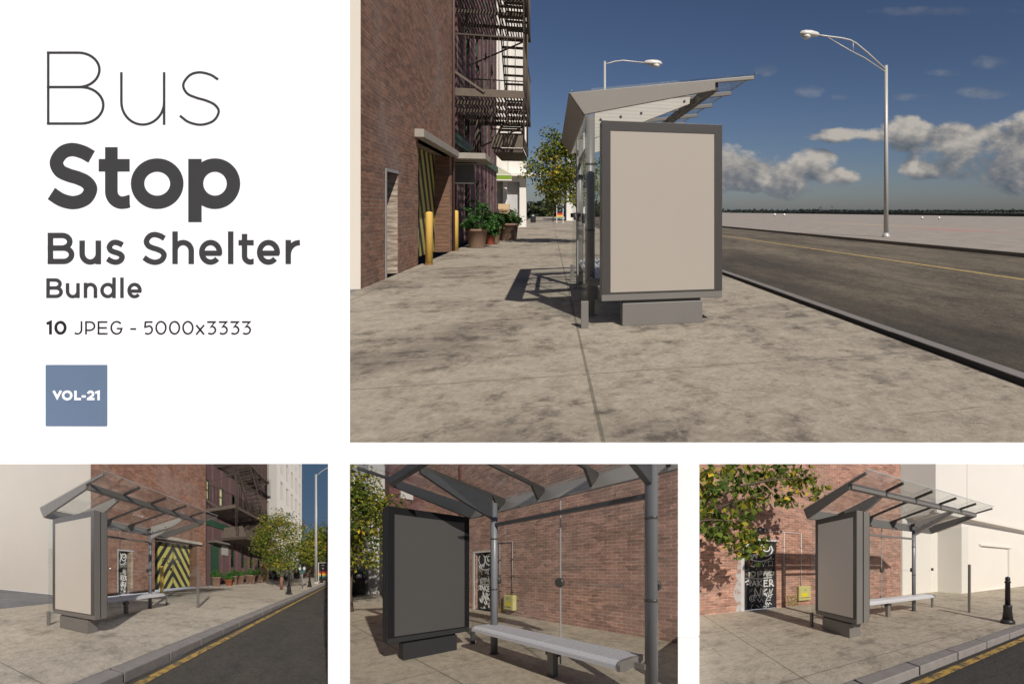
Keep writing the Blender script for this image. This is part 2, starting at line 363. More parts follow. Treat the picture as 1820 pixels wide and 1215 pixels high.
def bus_shelter(fr, label, length=4.35, pale='pale', plate_w=.05):
    th = thing('bus_shelter', label, 'bus shelter', fr(2.2, 0), 'bus shelters')
    g, lg, dk = GREY(), LGREY(), DARK()
    if pale == 'inside': g, lg = paint('shaded_shelter_paint', (.050, .053, .057), .4, 0, .06, 2), paint('pale_soffit_paint', (.20, .19, .175), .5, 0, .06, 2)  # inside view: shade is put into the shelter's dark colour
    prof = [(-.28, 2.57), (1.83, 2.87), (1.83, 2.825), (1.36, 2.765), (1.36, 2.68), (-.12, 2.34)]
    sec = lambda p, q, a: fr(a, p, q)
    for a in (-.1, length):
        m = MB(); m.prism(prof, a-plate_w/2, a+plate_w/2, sec); m.build('end_plate', lg if pale == 'pale' else g, th, bevel=.006)
    n = 4
    for i in range(1, n+1):                                        # rafters between the plates
        a = -.1 + (length+.1)*i/(n+1)
        m = MB(); m.bar(fr(a, -.22, 2.545), fr(a, 1.84, 2.845), .045, .05); o = m.build('rafter', dk if pale != 'pale' else g, th, bevel=.004)
        m = MB(); m.prism([(-.235, 2.53), (.05, 2.57), (-.09, 2.372)], a-.02, a+.02, sec); m.build('rafter_heel', dk if pale != 'pale' else g, th)
    m = MB(); m.prism([(-.285, 2.575), (-.26, 2.578), (-.105, 2.345), (-.125, 2.335)], -.074, length-.026, sec); m.build('gutter_plate', g if pale != 'inside' else lg, th)
    m = MB(); m.prism([(1.33, 2.67), (1.41, 2.68), (1.41, 2.785), (1.33, 2.772)], -.074, length-.026, sec); m.build('front_beam', dk if pale == 'pale' else g, th, bevel=.004)
    m = MB(); m.prism([(-.25, 2.592), (1.86, 2.893), (1.86, 2.901), (-.25, 2.60)], -.12, length+.03, sec); rg = m.build('roof_glass', ROOFG(), th)
    m = MB(); m.bar(fr(-.12, 1.864, 2.897), fr(length+.03, 1.864, 2.897), .006, .012); m.bar(fr(-.12, -.253, 2.596), fr(length+.03, -.253, 2.596), .006, .012); m.build('glass_edge', paint('glass_edge', (.34, .38, .37), .25), rg)
    for a in (.78, 3.33):
        m = MB(); m.tube([fr(a, 0, 0), fr(a, 0, 2.46)], .060, 24); col = m.build('column', SLATE() if pale != 'pale' else g, th)
        m = MB(); m.lathe(fr(a, 0, 0), [(.085, 0), (.085, .012), (.06, .02)]); m.build('base_flange', dk, col)
        m = MB(); m.prism([(.055, 2.20), (.055, 2.60), (1.28, 2.765), (1.27, 2.675), (.62, 2.40)], a-.03, a+.03, sec)
        br = m.build('bracket', [slatted('ribbed_pale_bracket', (.50, .47, .42), (.47, .44, .395), .045) if pale != 'inside' else g], th, bevel=.004)
        for b, w in ((.13, 2.43), (.38, 2.475), (.64, 2.53), (1.2, 2.705)):
            m = MB()
            for sg in (-1, 1): m.prism([(b+.017*math.cos(k*.785), w+.017*math.sin(k*.785)) for k in range(8)], a+sg*.029, a+sg*.036, sec)
            m.build('bolt', dk, br)
        m = MB()
        for w in (1.04, 1.86): m.lathe(fr(a, 0, w), [(.0602, 0), (.063, .002), (.063, .028), (.0602, .03)])
        m.build('joint_ring', dk, col)
    gl = MB()
    for a0, a1 in ((-.02, .735), (.76, 2.09), (2.11, 3.31), (3.36, length-.03)): fr.box(gl, a0, a1, -.092, -.082, .12, 2.33)
    gp = gl.build('back_glass', CLEAR(), th)
    m = MB()
    for i in range(34): fr.box(m, 2.3+i*.026, 2.3+i*.026+.006, -.080, -.0795, 1.17, 1.21)
    for i in range(34): fr.box(m, .95+i*.026, .95+i*.026+.006, -.080, -.0795, 1.17, 1.21)
    m.build('frosted_strip', paint('frost_dots', (.30, .27, .25), .7), gp)
    m = MB(); fr.box(m, length-.005, length+.003, -.08, 1.14, .12, 2.45); m.build('end_glass', CLEAR(), th)
    m = MB(); fr.box(m, -.014, -.004, -.13, .06, .12, 2.30); m.build('side_glass', CLEAR(), th)
    m = MB(); fr.box(m, 2.0925, 2.1075, -.095, -.079, .12, 2.33); m.build('glass_seam', paint('glass_seam', (.36, .35, .34), .4), gp)
    for a in (.78, 2.1, 3.33):
        m = MB(); p = fr(a, -.10, 1.2); q = fr(a, -.045, 1.2)
        m.tube([p, q], .062, 18); m.build('glass_clamp', dk, th)
    m = MB(); fr.box(m, -.035, .015, -.15, -.07, 0, .30); m.build('glass_foot', g, th, bevel=.004)
    m = MB(); fr.box(m, length-.03, length+.025, -.12, -.05, 0, .30); m.build('glass_foot', g, th, bevel=.004)
    m = MB(); fr.box(m, length-.03, length+.03, 1.14, 1.21, 0, 1.36); m.build('end_post', g, th, bevel=.004)
    m = MB(); fr.box(m, length-.03, length+.025, -.115, -.055, 1.17, 1.25); m.build('glass_clamp', dk, th)
    m = MB(); fr.box(m, .8, 3.3, -.03, .03, 2.08, 2.13); m.build('tie_bar', g, th)
    return th

def advert_panel(fr, label, poster=(.36, .322, .278), depth=.26, frame=None, group='advert panels'):
    th = thing('advert_panel', label, 'advert panel', fr(.1, .78), group)
    g, dk = (paint('shaded_case_paint', (.026, .027, .029), .6, 0, .06, 2, spec=.25) if frame else GREY()), frame or DARK()  # with a frame given, the case colour is darkened to carry shade
    lo, hi = .075, 1.475
    h = depth/2
    for a0, a1, face in ((-.02, -.02+h-.012, -1), (-.02+h+.012, -.02+depth, 1)):   # two leaves back to back
        f = a0 if face < 0 else a1
        m = MB(); fr.box(m, a0, a1, lo, hi, .29, 2.30)
        leaf = m.build('display_case', g, th, bevel=.006)
        m = MB(); e = f+face*.004
        A0, A1 = (e, f) if face < 0 else (f, e)
        for b0, b1, w0, w1 in ((lo+.004, lo+.098, .372, 2.296), (hi-.098, hi-.004, .372, 2.296), (lo+.098, hi-.098, 2.19, 2.296), (lo+.098, hi-.098, .372, .386)):
            fr.box(m, A0-.004*(face < 0), A1+.004*(face > 0), b0, b1, w0, w1)
        m.build('case_border', dk, leaf)
        m = MB(); fr.box(m, min(f, f+face*.003), max(f, f+face*.003), lo+.0985, hi-.0985, .3865, 2.1895)
        m.build('poster', paint('blank_poster', poster, .55, 0, .025, 1.2), leaf)
    m = MB(); fr.box(m, -.02+h-.012, -.02+h+.012, lo+.02, hi-.02, .31, 2.285); m.build('gasket', BLACK(), th)
    m = MB(); fr.box(m, .0, depth-.04, .31, 1.24, 0, .255); m.build('plinth', g, th, bevel=.005)
    m = MB(); fr.box(m, .02, depth-.06, .33, 1.22, .2555, .2895); m.build('plinth_neck', dk, th)
    return th

def bench(fr, label, a0=.62, a1=3.55, mid=2.1):
    th = thing('bench', label, 'bench', fr(mid, .2), 'shelter benches')
    met = paint('bench_aluminium', (.50, .50, .52), .38, .1, .04, 2); dk = GREY()
    for x0, x1 in ((a0, mid-.004), (mid+.004, a1)):
        m = MB(); prof = [(-.02, .435), (-.02, .455)]
        n = 7
        for i in range(n):                                       # rounded planks with grooves between
            b = -.01+.43*i/n; c = .43/n; dip = .018 if i == n-1 else 0
            prof += [(b, .456), (b+.008, .476-dip*.1), (b+c-.022, .476-dip), (b+c-.014, .454-dip*.5)]
        prof += [(.44, .44), (.445, .40), (.43, .40), (.42, .425)]
        m.prism(prof, x0, x1, lambda p, q, a: fr(a, p, q)); m.build('seat', met, th)
    for a in (a0, a1):
        m = MB(); m.prism([(-.03, .41), (-.03, .47), (.40, .485), (.45, .45), (.45, .39), (.36, .37), (.05, .385)], a-.018, a+.018, lambda p, q, x: fr(x, p, q)); m.build('end_cap', dk, th)
    m = MB(); fr.box(m, mid-.05, mid+.05, .10, .20, 0, .428); leg = m.build('leg', dk, th, bevel=.004)
    m = MB(); fr.box(m, mid+.05, mid+.09, .11, .19, .26, .33); fr.box(m, mid-.09, mid-.05, .11, .19, .26, .33); m.build('lug', DARK(), leg)
    m = MB(); fr.box(m, .8, 3.3, .13, .17, .37, .425); m.build('rail', dk, th)
    return th

def yellow_post(u, v, h, label, r=.095):
    th = thing('safety_bollard', label, 'bollard', (u, v, 0), 'yellow safety bollards')
    m = MB(); m.lathe((u, v, 0), [(r, 0), (r, h-.05), (r*.86, h-.015), (r*.5, h), (0.0001, h+.004)], 24)
    m.build('post', worn('chipped_yellow_paint', (.62, .40, .09), (.42, .25, .05), .68), th)
    m = MB(); m.lathe((u, v, 0), [(r*1.25, .0), (r*1.2, .012), (r*1.02, .03)], 24); m.build('footing', paint('rusty_collar', (.20, .11, .05), .9), th)
    return th
def iron_bollard(u, v, label, h=.98):
    th = thing('iron_bollard', label, 'bollard', (u, v, 0), 'black iron bollards')
    b = BLACK()
    m = MB(); m.lathe((u, v, 0), [(.17, 0), (.17, .05), (.15, .07), (.125, .10)], 8); m.build('foot', b, th)
    m = MB(); m.lathe((u, v, 0), [(.125, .10), (.10, .30), (.105, .40), (.09, .42)], 8); m.build('skirt', b, th)
    m = MB(); m.lathe((u, v, 0), [(.062, .42), (.055, h-.16), (.07, h-.15), (.07, h-.12), (.05, h-.10), (.06, h-.06), (.05, h-.02), (.001, h)], 14); m.build('shaft', b, th)
    return th

def leaves(mb, rng, centres, per, spread, size, mats, shape=0, droop=.0, keep=None):
    for c in centres:
        tone = rng.random()
        for _ in range(per):
            p = Vector((c[0]+rng.gauss(0, spread), c[1]+rng.gauss(0, spread), c[2]+rng.gauss(0, spread*.85)))
            if keep and not keep(p): continue
            a = rng.uniform(0, 2*math.pi); tilt = rng.uniform(-.9, .5)-droop
            d = Vector((math.cos(a)*math.cos(tilt), math.sin(a)*math.cos(tilt), math.sin(tilt)))
            n = Vector((rng.gauss(0, .6), rng.gauss(0, .6), 1)); x = d.cross(n).normalized()
            L = size*rng.uniform(.65, 1.25); k = x.cross(d)*(L*rng.uniform(.05, .22))
            q = rng.random()*.55+tone*.45
            mi = 0 if q < mats[0] else 1 if q < mats[1] else 2 if q < mats[2] else 3
            if shape == 0:
                A, B_, Cc, D = p, p+d*L*.45+x*L*.3+k, p+d*L, p+d*L*.45-x*L*.3+k
                mb.face([A, B_, Cc], mi); mb.face([A, Cc, D], mi)
            else:                                                  # lobed leaf hanging from its stem
                half = [(0, .02), (.14, .22), (.34, .50), (.40, .30), (.58, .42), (.62, .22), (1, 0)]
                lf = [p+d*L*s_+x*L*w_+k*(w_*2) for s_, w_ in half]; rt = [p+d*L*s_-x*L*w_+k*(w_*2) for s_, w_ in half]
                mid = [p+d*L*s_ for s_, w_ in half]
                for i in range(len(half)-1):
                    mb.face([mid[i], lf[i], lf[i+1], mid[i+1]], mi); mb.face([mid[i], mid[i+1], rt[i+1], rt[i]], mi)
LEAF4 = lambda: [leafmat('dark_leaf', (.050, .088, .016)), leafmat('green_leaf', (.125, .165, .026)), leafmat('olive_leaf', (.30, .275, .035)), leafmat('yellow_leaf', (.55, .39, .045))]
def tree(base, centre, rad, label, seed, clumps=70, per=34, size=.13, spread=.22, r0=.055, mats=(.28, .58, .88), shape=0, group='street trees', guard=None, squash=1.0, limbs=9):
    rng = random.Random(seed)
    th = thing('street_tree', label, 'tree', base, group)
    fork = Vector((base[0]*.75+centre[0]*.25, base[1]*.75+centre[1]*.25, centre[2]-rad[2]*.75))
    m = MB(); b = Vector(base)
    m.tube([b, b.lerp(fork, .35)+Vector((.02, -.02, 0)), b.lerp(fork, .7)+Vector((-.02, .02, 0)), fork], [r0*1.25, r0, r0*.92, r0*.8], 10)
    tr = m.build('trunk', wood('tree_bark', (.12, .085, .06)), th)
    m = MB()
    pts = []
    while len(pts) < clumps:
        d = Vector((rng.gauss(0, 1), rng.gauss(0, 1), rng.gauss(0, 1))).normalized(); rr = rng.uniform(.25, 1)**.5
        w = 1+.24*math.sin(3.1*d.x+seed)*math.cos(2.7*d.z+seed*2)+.14*math.sin(7*d.y+seed)
        taper = 1-.30*max(0, d.z)
        pts.append(Vector((centre[0]+d.x*rad[0]*rr*w*taper, centre[1]+d.y*rad[1]*rr*w*taper, centre[2]+d.z*rad[2]*rr*w)))
    for i in range(limbs):
        q = pts[rng.randrange(len(pts))]; k = fork.lerp(q, .5)+Vector((0, 0, .12*rad[2]))
        m.tube([fork-Vector((0, 0, .03*i)), k, q], [r0*.5, r0*.28, r0*.1], 6)
    m.build('limbs', wood('tree_bark', (.12, .085, .06)), tr or th)
    if guard:
        m = MB(); m.tube([(base[0]-.0, base[1], 0), (base[0], base[1], guard)], r0*1.5, 10); m.build('trunk_guard', paint('red_brown_guard', (.20, .085, .055), .8), th)
    m = MB(); leaves(m, rng, pts, per, spread, size, mats, shape, .25)
    m.build('crown', LEAF4(), th, merge=False)
    return th

def planter(u, v, r, h, label, seed, kind='green', clay=(.20, .125, .085), spread=1.0, ph=.42):
    rng = random.Random(seed)
    th = thing('plant_pot', label, 'planter', (u, v, 0), 'potted plants along the wall')
    m = MB(); m.lathe((u, v, 0), [(r*.78, 0), (r*.80, .02), (r*.97, h*.86), (r*1.05, h*.87), (r*1.07, h*.99), (r*1.0, h), (r*.93, h*.98), (r*.9, h*.9)], 28)
    m.build('pot', paint('terracotta_%d' % int(clay[0]*1000), clay, .85, 0, .22, 5, .004), th)
    m = MB(); m.lathe((u, v, h*.88), [(r*.91, 0), (.001, .01)], 16); m.build('soil', paint('potting_soil', (.03, .022, .015), .95), th)
    pts = []
    for _ in range(int(34*spread)):
        a = rng.uniform(0, 6.283); q = r*1.15*spread*math.sqrt(rng.random()); pts.append((u+q*math.cos(a), v+q*math.sin(a), h+rng.uniform(.0, ph)*(1.15-q/(r*1.6*spread))))
    m = MB()
    for p in pts[:14]: m.tube([(u, v, h*.9), (p[0], p[1], p[2])], .006, 5)
    leaves(m, rng, pts, 30, r*.16, .11 if r > .2 else .08, (.30, .80, .985) if kind == 'green' else (.30, .62, .80), 0, -.2)
    gm = [leafmat('plant_dark', (.024, .062, .018)), leafmat('plant_green', (.070, .175, .042)), leafmat('plant_light', (.15, .29, .08)), leafmat('plant_pale', (.36, .40, .26)) if kind == 'green' else leafmat('plant_red', (.13, .025, .03))]
    m.build('foliage', gm, th, merge=False)
    return th

def twin_meter(u, v, label, ang=0):
    th = thing('parking_meter', label, 'parking meter', (u, v, 0), 'parking meters')
    m = MB(); m.tube([(u, v, 0), (u, v, 1.05)], .035, 12); m.build('post', paint('meter_post', (.17, .17, .17), .5), th)
    m = MB(); m.prism([(-.2, 1.22), (-.2, 1.12), (-.06, 1.0), (.06, 1.0), (.2, 1.12), (.2, 1.22)], -.05, .05, lambda p, q, a: (u+a, v+p, q)); m.build('yoke', paint('meter_green', (.06, .13, .12), .5), th)
    for s_ in (-1, 1):
        m = MB(); m.prism([(.13*math.cos(k*math.pi/8)*.75, .15*math.sin(k*math.pi/8)) for k in range(16)], -.07, .07, lambda p, q, a: (u+a, v+s_*.13+p, 1.36+q)); hd = m.build('meter_head', paint('meter_grey', (.10, .11, .11), .45), th)
        m = MB(); m.prism([(.095*math.cos(k*math.pi/8)*.75, .11*math.sin(k*math.pi/8)) for k in range(16)], -.078, -.0705, lambda p, q, a: (u+a, v+s_*.13+p, 1.36+q)); m.build('dial', paint('meter_face', (.62, .72, .70), .3), hd)
    return th
def totem_sign(u, v, label, w=.62, h=1.85):
    th = thing('street_totem', label, 'sign', (u, v, 0), 'striped totem signs')
    m = MB()
    for s_ in (-1, 1): m.box(u-.03, u+.03, v+s_*w/2-.03, v+s_*w/2+.03, 0, h)
    m.box(u-.03, u+.03, v-w/2+.03, v+w/2-.03, h-.05, h); m.build('frame', paint('white_sign_post', (.66, .66, .64), .5), th)
    for a, b, c, nm in ((h*.53, h-.05, (.012, .012, .013), 'header_board'), (h*.43, h*.53, (.55, .03, .03), 'red_band'), (h*.33, h*.43, (.75, .42, .04), 'yellow_band'), (h*.25, h*.33, (.12, .30, .22), 'green_band')):
        m = MB(); m.box(u-.015, u+.015, v-w/2+.03, v+w/2-.03, a+.001, b-.001); bd = m.build(nm, paint('sign_'+nm, c, .5), th)
        if nm == 'header_board' and bd:
            m = MB()
            for i in range(4): ribbon(m, arc(-.09+.06*i, h*.86, .02, .03, 0, 300, 8), .012, lambda x, y, d: (u-.016-d, v+x, y), .002, 0)
            ribbon(m, [(-.06, h*.72), (.0, h*.66), (.06, h*.72)], .03, lambda x, y, d: (u-.016-d, v+x, y), .002, 0)
            m.build('lettering', paint('white_letters', (.7, .7, .7), .5), bd)
    return th
def litter_bin(u, v, label, h=.95, r=.24):
    th = thing('litter_bin', label, 'litter bin', (u, v, 0), 'black litter bins')
    m = MB(); m.box(u-r, u+r, v-r, v+r, .04, h*.68); m.build('body', BLACK(), th, bevel=.02)
    m = MB(); m.prism([(-r*1.06, h*.681), (r*1.06, h*.681), (r*1.06, h*.74), (r*.5, h), (-r*.5, h), (-r*1.06, h*.74)], -r*1.06, r*1.06, lambda p, q, a: (u+a, v+p, q)); hd = m.build('hood', BLACK(), th)
    m = MB(); m.box(u-r*1.075, u-r*1.062, v-r*.4, v+r*.4, h*.74, h*.88); m.build('slot', paint('bin_slot', (.45, .46, .46), .6), hd)
    return th
def street_lamp(u, v, h, label, tip, truss=True, r=.085, group='street lamps', drop=.0):
    th = thing('street_lamp', label, 'street lamp', (u, v, 0), group)
    wm = paint('galvanised_lamp_paint', (.44, .43, .41), .45, .15, .06, 2)
    m = MB(); m.tube([(u, v, 0), (u, v, h)], [r*1.15, r*.8], 16); m.build('pole', wm, th)
    m = MB(); m.lathe((u, v, 0), [(r*2, 0), (r*2, .04), (r*1.5, .12), (r*1.2, .2)], 16); m.build('base', wm, th)
    du, dv, dw = tip[0]-u, tip[1]-v, tip[2]-h
    P = lambda t, k: (u+du*t, v+dv*t, h-.12+k)
    if truss:
        m = MB(); m.tube([P(0, -.1), P(.25, dw*.52), P(.42, dw*.86+.03), P(.5, dw*.94+.06), P(.62, dw+.05), P(.8, dw+.08), P(1, dw+.12)], .045, 8); m.build('arm', wm, th)
        m = MB(); m.tube([P(0, -.22), P(.3, dw*.33), P(.5, dw*.58), P(.8, dw+.02)], .03, 8); m.build('brace', wm, th)
        m = MB(); m.tube([P(.46, dw*.92+.03), P(.46, dw*.53)], .022, 8); m.build('strut', wm, th)
    else:
        m = MB(); m.tube([P(0, -.05), P(.1, dw*.6), P(.22, dw+.08), P(.4, dw+.16), P(1, dw+.1)], .04, 8); m.build('arm', wm, th)
    L = Vector((du, dv, 0)).normalized(); q = Vector(tip)
    m = MB(); X = Vector((-L.y, L.x, 0))
    prof = [(-.30, .06, .07), (-.22, .12, .13), (.1, .20, .19), (.42, .20, .18), (.60, .14, .13), (.68, .03, .03)]
    rings = []
    for s_, a, b in prof: rings.append([q+L*s_+X*(a*math.cos(k*math.pi/8))+Vector((0, 0, b*math.sin(k*math.pi/8)*(1 if k < 8 else .7))) for k in range(16)])
    vs = [p for rg in rings for p in rg]
    m.add(vs, [(i*16+k, i*16+(k+1) % 16, (i+1)*16+(k+1) % 16, (i+1)*16+k) for i in range(len(prof)-1) for k in range(16)], 0, True)
    hd = m.build('lamp_head', paint('lamp_head_paint', (.58, .56, .52), .4), th)
    m = MB(); c = q+L*.34-Vector((0, 0, .12)); m.ball(c, (.20, .20, .13), 14); m.build('lens', paint('lamp_lens', (.70, .70, .62), .15), hd)
    return th
def kerb_row(u0, u1, v0, v1, w0, w1, stone=.95, joint=.012, mat=None, face=None):
    m = MB(); u = u0
    while u < u1:
        rr = random.uniform(-.003, .003)
        m.box(u, min(u+stone-joint, u1), v0, v1, w0, w1+rr, step=.5)
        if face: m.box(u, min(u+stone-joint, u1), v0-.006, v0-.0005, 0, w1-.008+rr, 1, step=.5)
        u += stone
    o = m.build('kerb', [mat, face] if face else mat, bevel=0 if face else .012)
    if o: o['kind'] = 'structure'
    return o
# ================================================================= THE BIG STREET (full size)
use(BIG)
PAVE1 = lambda: paving('worn_concrete_pavement', (.345, .300, .238), (.110, .090, .072), (4.58, 4.5), (.29, 3.1), amount=1.1)
m = MB(); m.grid(lambda i, j: (-900+3900*i, -1500+3000*j, -.30), 20, 20); struct('ground', m, asphalt('far_dry_ground', (.055, .05, .035), (.075, .068, .05)), 'dry open ground running out to the horizon')
m = MB(); m.grid(lambda i, j: (-14+134*i, -3.05+6.46*j, 0), 134, 8); struct('pavement', m, PAVE1(), 'stained concrete pavement of the big street')
m = MB(); m.grid(lambda i, j: (-14+24.4*i, -24+20.95*j, -.004), 12, 10); struct('yard', m, paving('grey_yard_concrete', (.20, .20, .205), (.12, .12, .125), amount=.5), 'grey yard beside the pavement')
m = MB(); m.box(-14, 120, -3.05, 3.40, -.3, -.012); struct('pavement_bed', m, PAVE1())
m = MB(); m.grid(lambda i, j: (-14+334*i, 3.52+10.5*j, -.13), 200, 8); struct('road', m, asphalt('street_asphalt', (.056, .046, .033), (.185, .150, .105), .55, (4.2, 3.2)), 'dark patched asphalt road')
m = MB(); m.grid(lambda i, j: (-14+334*i, 9.45+.16*j, -.126), 120, 1); struct('road_line', m, worn('worn_yellow_line', (.42, .30, .11), (.16, .13, .09), .58), 'thin yellow line along the road')
kerb_row(-14, 118, 3.405, 3.53, -.13, .058, 2.4, .006, paint('kerb_concrete', (.17, .155, .145), .85, 0, .22, 4, .003), paint('shaded_kerb_face', (.012, .012, .012), .8, 0, .3, 6))  # pavement-side face coloured near black to stand for its unlit side
m = MB(); m.box(-14, 320, 14.02, 14.22, -.13, .0); o = m.build('kerb', paint('far_kerb_stone', (.22, .19, .155), .9)); o['kind'] = 'structure'
def plazamat():
    t = NT('plaza_paving'); v = t.st(); n = t.noise(t.map(v, (.6, .6, 1)), 1.5, 8, .75); k = t.noise(v, .25, 5, .6)
    c = t.mix(t.ramp(n, [(.35, (0,0,0)), (.7, (1,1,1))]), (.235, .205, .178), (.33, .295, .26))
    for nm, (a, b, ra, rb), col in (('y', (48, 28.5, 18, 1.1), (.42, .31, .19)), ('r', (32.0, 26, 6, 1.5), (.40, .17, .16)), ('p', (92, 33, 24, 1.6), (.38, .24, .2))):
        x, y, z = t.sep(v)
        d = t.math('ADD', t.math('POWER', t.math('DIVIDE', t.math('SUBTRACT', x, a), ra), 2), t.math('POWER', t.math('DIVIDE', t.math('SUBTRACT', y, b), rb), 2))
        f = t.math('SUBTRACT', 1.0, t.math('ADD', d, t.math('MULTIPLY', t.math('SUBTRACT', k, .5), 1.5)), clamp=True)
        c = t.mix(t.math('MULTIPLY', f, .65), c, col)
    return t.bsdf(Base_Color=c, Roughness=.9, Normal=t.bump(n, .05, .7))
m = MB(); m.grid(lambda i, j: (-14+334*i, 14.22+190*j, 0), 100, 60); struct('plaza', m, plazamat(), 'wide pale plaza across the road')
m = MB()
for k, (v0, v1, u0, u1, w0, w1) in enumerate(((96, 97, 40, 300, .0, .35), (128, 129, 90, 318, 0, .45), (160, 161, -10, 318, 0, .30))): m.box(u0, u1, v0, v1, w0, w1, step=12)
o = m.build('plaza_edging', paint('dark_edging', (.035, .035, .03), .9)); o['kind'] = 'structure'; o['label'] = 'low dark edging strips at the far side of the plaza'
for i, (px, py) in enumerate(((1377, 381.5), (1394, 381.8), (1639, 387.3), (1669, 387.5))):
    Z = EYE_H*F/(py-CY+2.2); X = (px-CX)/F*Z; u, v = X*BIG.uX+Z*BIG.uZ, X*BIG.vX+Z*BIG.vZ; r = Z*2.0/F
    th = thing('plaza_globe', ('white globe on the plaza, left one of the pair nearest the shelter', 'white globe on the plaza, right one of the pair nearest the shelter', 'white globe on the plaza, left one of the pair beyond the lamp post', 'white globe on the plaza, right one of the pair beyond the lamp post')[i], 'globe light', (u, v, 0), 'white globes on the plaza')
    m = MB(); m.ball((u, v, r*1.25), r, 14); m.build('globe', paint('white_globe', (.85, .85, .83), .4), th)
    m = MB(); m.lathe((u, v, 0), [(r*.8, 0), (r*.8, r*.2), (r*.4, r*.5)], 14); m.build('foot', DARK(), th)

# far wood: reads as one dark mass along the horizon
rng = random.Random(3); m = MB()
for i in range(900):
    u = rng.uniform(250, 560); v = rng.uniform(-60, 620); hgt = 1.0+.9*noise.noise(Vector((u*.012, v*.012, 1)))+(1.8 if rng.random() < .006 else 0)
    for _ in range(16):
        a = rng.uniform(0, 6.28); q = rng.uniform(1, 9); w = rng.uniform(-.3, hgt); s_ = rng.uniform(.5, 1.1)
        p = Vector((u+q*math.cos(a), v+q*math.sin(a), w)); b = Vector((rng.uniform(-1, 1), rng.uniform(-1, 1), rng.uniform(-.3, .6))).normalized()*s_; c = Vector((rng.uniform(-1, 1), rng.uniform(-1, 1), rng.uniform(0, 1))).normalized()*s_
        m.face([p, p+b, p+b+c, p+c], 0 if rng.random() < .6 else 1)
o = m.build('far_wood', [leafmat('far_wood_dark', (.020, .030, .027)), leafmat('far_wood_olive', (.028, .038, .030))], base=(400, 200, 0), merge=False)
tag(o, 'dark line of woodland along the horizon', 'woodland', kind='stuff')
rng = random.Random(5); m = MB()
for i in range(4200):
    u = rng.uniform(122, 136); v = rng.uniform(-22, 30); hgt = 2.6+1.6*noise.noise(Vector((v*.15, 1, 2)))
    p = Vector((u, v, rng.uniform(-.2, hgt))); b = Vector((rng.gauss(0, 1), rng.gauss(0, 1), rng.gauss(0, .6))).normalized()*.6; c = Vector((rng.gauss(0, 1), rng.gauss(0, 1), rng.gauss(0, 1))).normalized()*.6
    m.face([p, p+b, p+b+c, p+c], 0 if rng.random() < .75 else 1)
o = m.build('hedge', [leafmat('hedge_dark', (.018, .026, .014)), leafmat('hedge_olive', (.05, .06, .02))], base=(128, 0, 0), merge=False)
tag(o, 'dark hedge closing the far end of the pavement', 'hedge')

# ---- brick building
WALL = -3.05
bb = thing('brick_building', 'dark brick building with white side wall and chevron gate beside the big shelter', 'building', (15, WALL, 0))
DOOR, GATE = (11.92, 12.78, 0, 2.05, .36), (14.6, 19.0, 0, 3.0, .52)
BR1 = brick('dark_red_brick', (.265, .118, .070), (.165, .075, .052), (.23, .175, .135), ms=.009)
m = MB(); m.wall(WALL, 'v', 10.40, 19.45, 0, 15, [DOOR, GATE], .4, step=1.0); m.build('front_wall', BR1, bb)
m = MB(); m.wall(10.40, 'u', -24, WALL, 0, 15, [], .4, step=3); m.build('side_wall', paint('cream_render', (.66, .60, .52), .9, 0, .05, .8), bb)
m = MB(); m.box(10.42, 19.44, -14, WALL-.62, 14.9, 15.0); m.build('roof', paint('roof_felt', (.08, .08, .08), .9), bb)
m = MB(); m.box(11.93, 12.77, WALL-.36, WALL-.32, .01, 2.04); dr = m.build('door', paint('black_door', (.03, .03, .032), .5), bb)
m = MB(); m.box(12.772, 12.80, WALL-.30, WALL-.01, .012, 2.04); m.build('jamb_lining', slatted('stained_jamb', (.42, .36, .29), (.17, .12, .09), .09), bb)
m = MB(); m.box(11.86, 11.925, WALL-.05, WALL+.012, 0, 2.10); m.box(11.925, 12.80, WALL-.05, WALL+.010, 2.05, 2.11); m.build('door_frame', paint('grey_frame', (.30, .30, .30), .7), bb)
m = MB(); m.box(14.61, 18.99, WALL-.50, WALL-.44, .04, 2.99, step=1.0); gt = m.build('gate', chevron('chevron_paint', (.46, .40, .09), (.016, .016, .020), 16.6, 1.75, 1.05, .25), bb)
m = MB(); m.box(16.78, 16.81, WALL-.44, WALL-.425, .05, 2.9); m.box(15.7, 15.95, WALL-.44, WALL-.40, 1.1, 1.5); m.build('gate_fitting', BLACK(), gt)
m = MB(); m.box(18.955, 18.99, WALL-.435, WALL-.01, .01, 2.99); m.build('gate_reveal', slatted('brown_reveal', (.20, .105, .06), (.10, .055, .035), .11), bb)
m = MB(); m.box(14.25, 19.44, WALL-.2, WALL+.20, 3.0, 3.19, step=1); m.build('lintel', paint('weathered_lintel', (.30, .275, .235), .9, 0, .25, 3, .004), bb, bevel=.01)
m = MB(); m.tube([(19.38, WALL+.05, 0), (19.38, WALL+.05, 15)], .045, 8); m.build('downpipe', paint('brown_pipe', (.12, .07, .06), .6), bb)
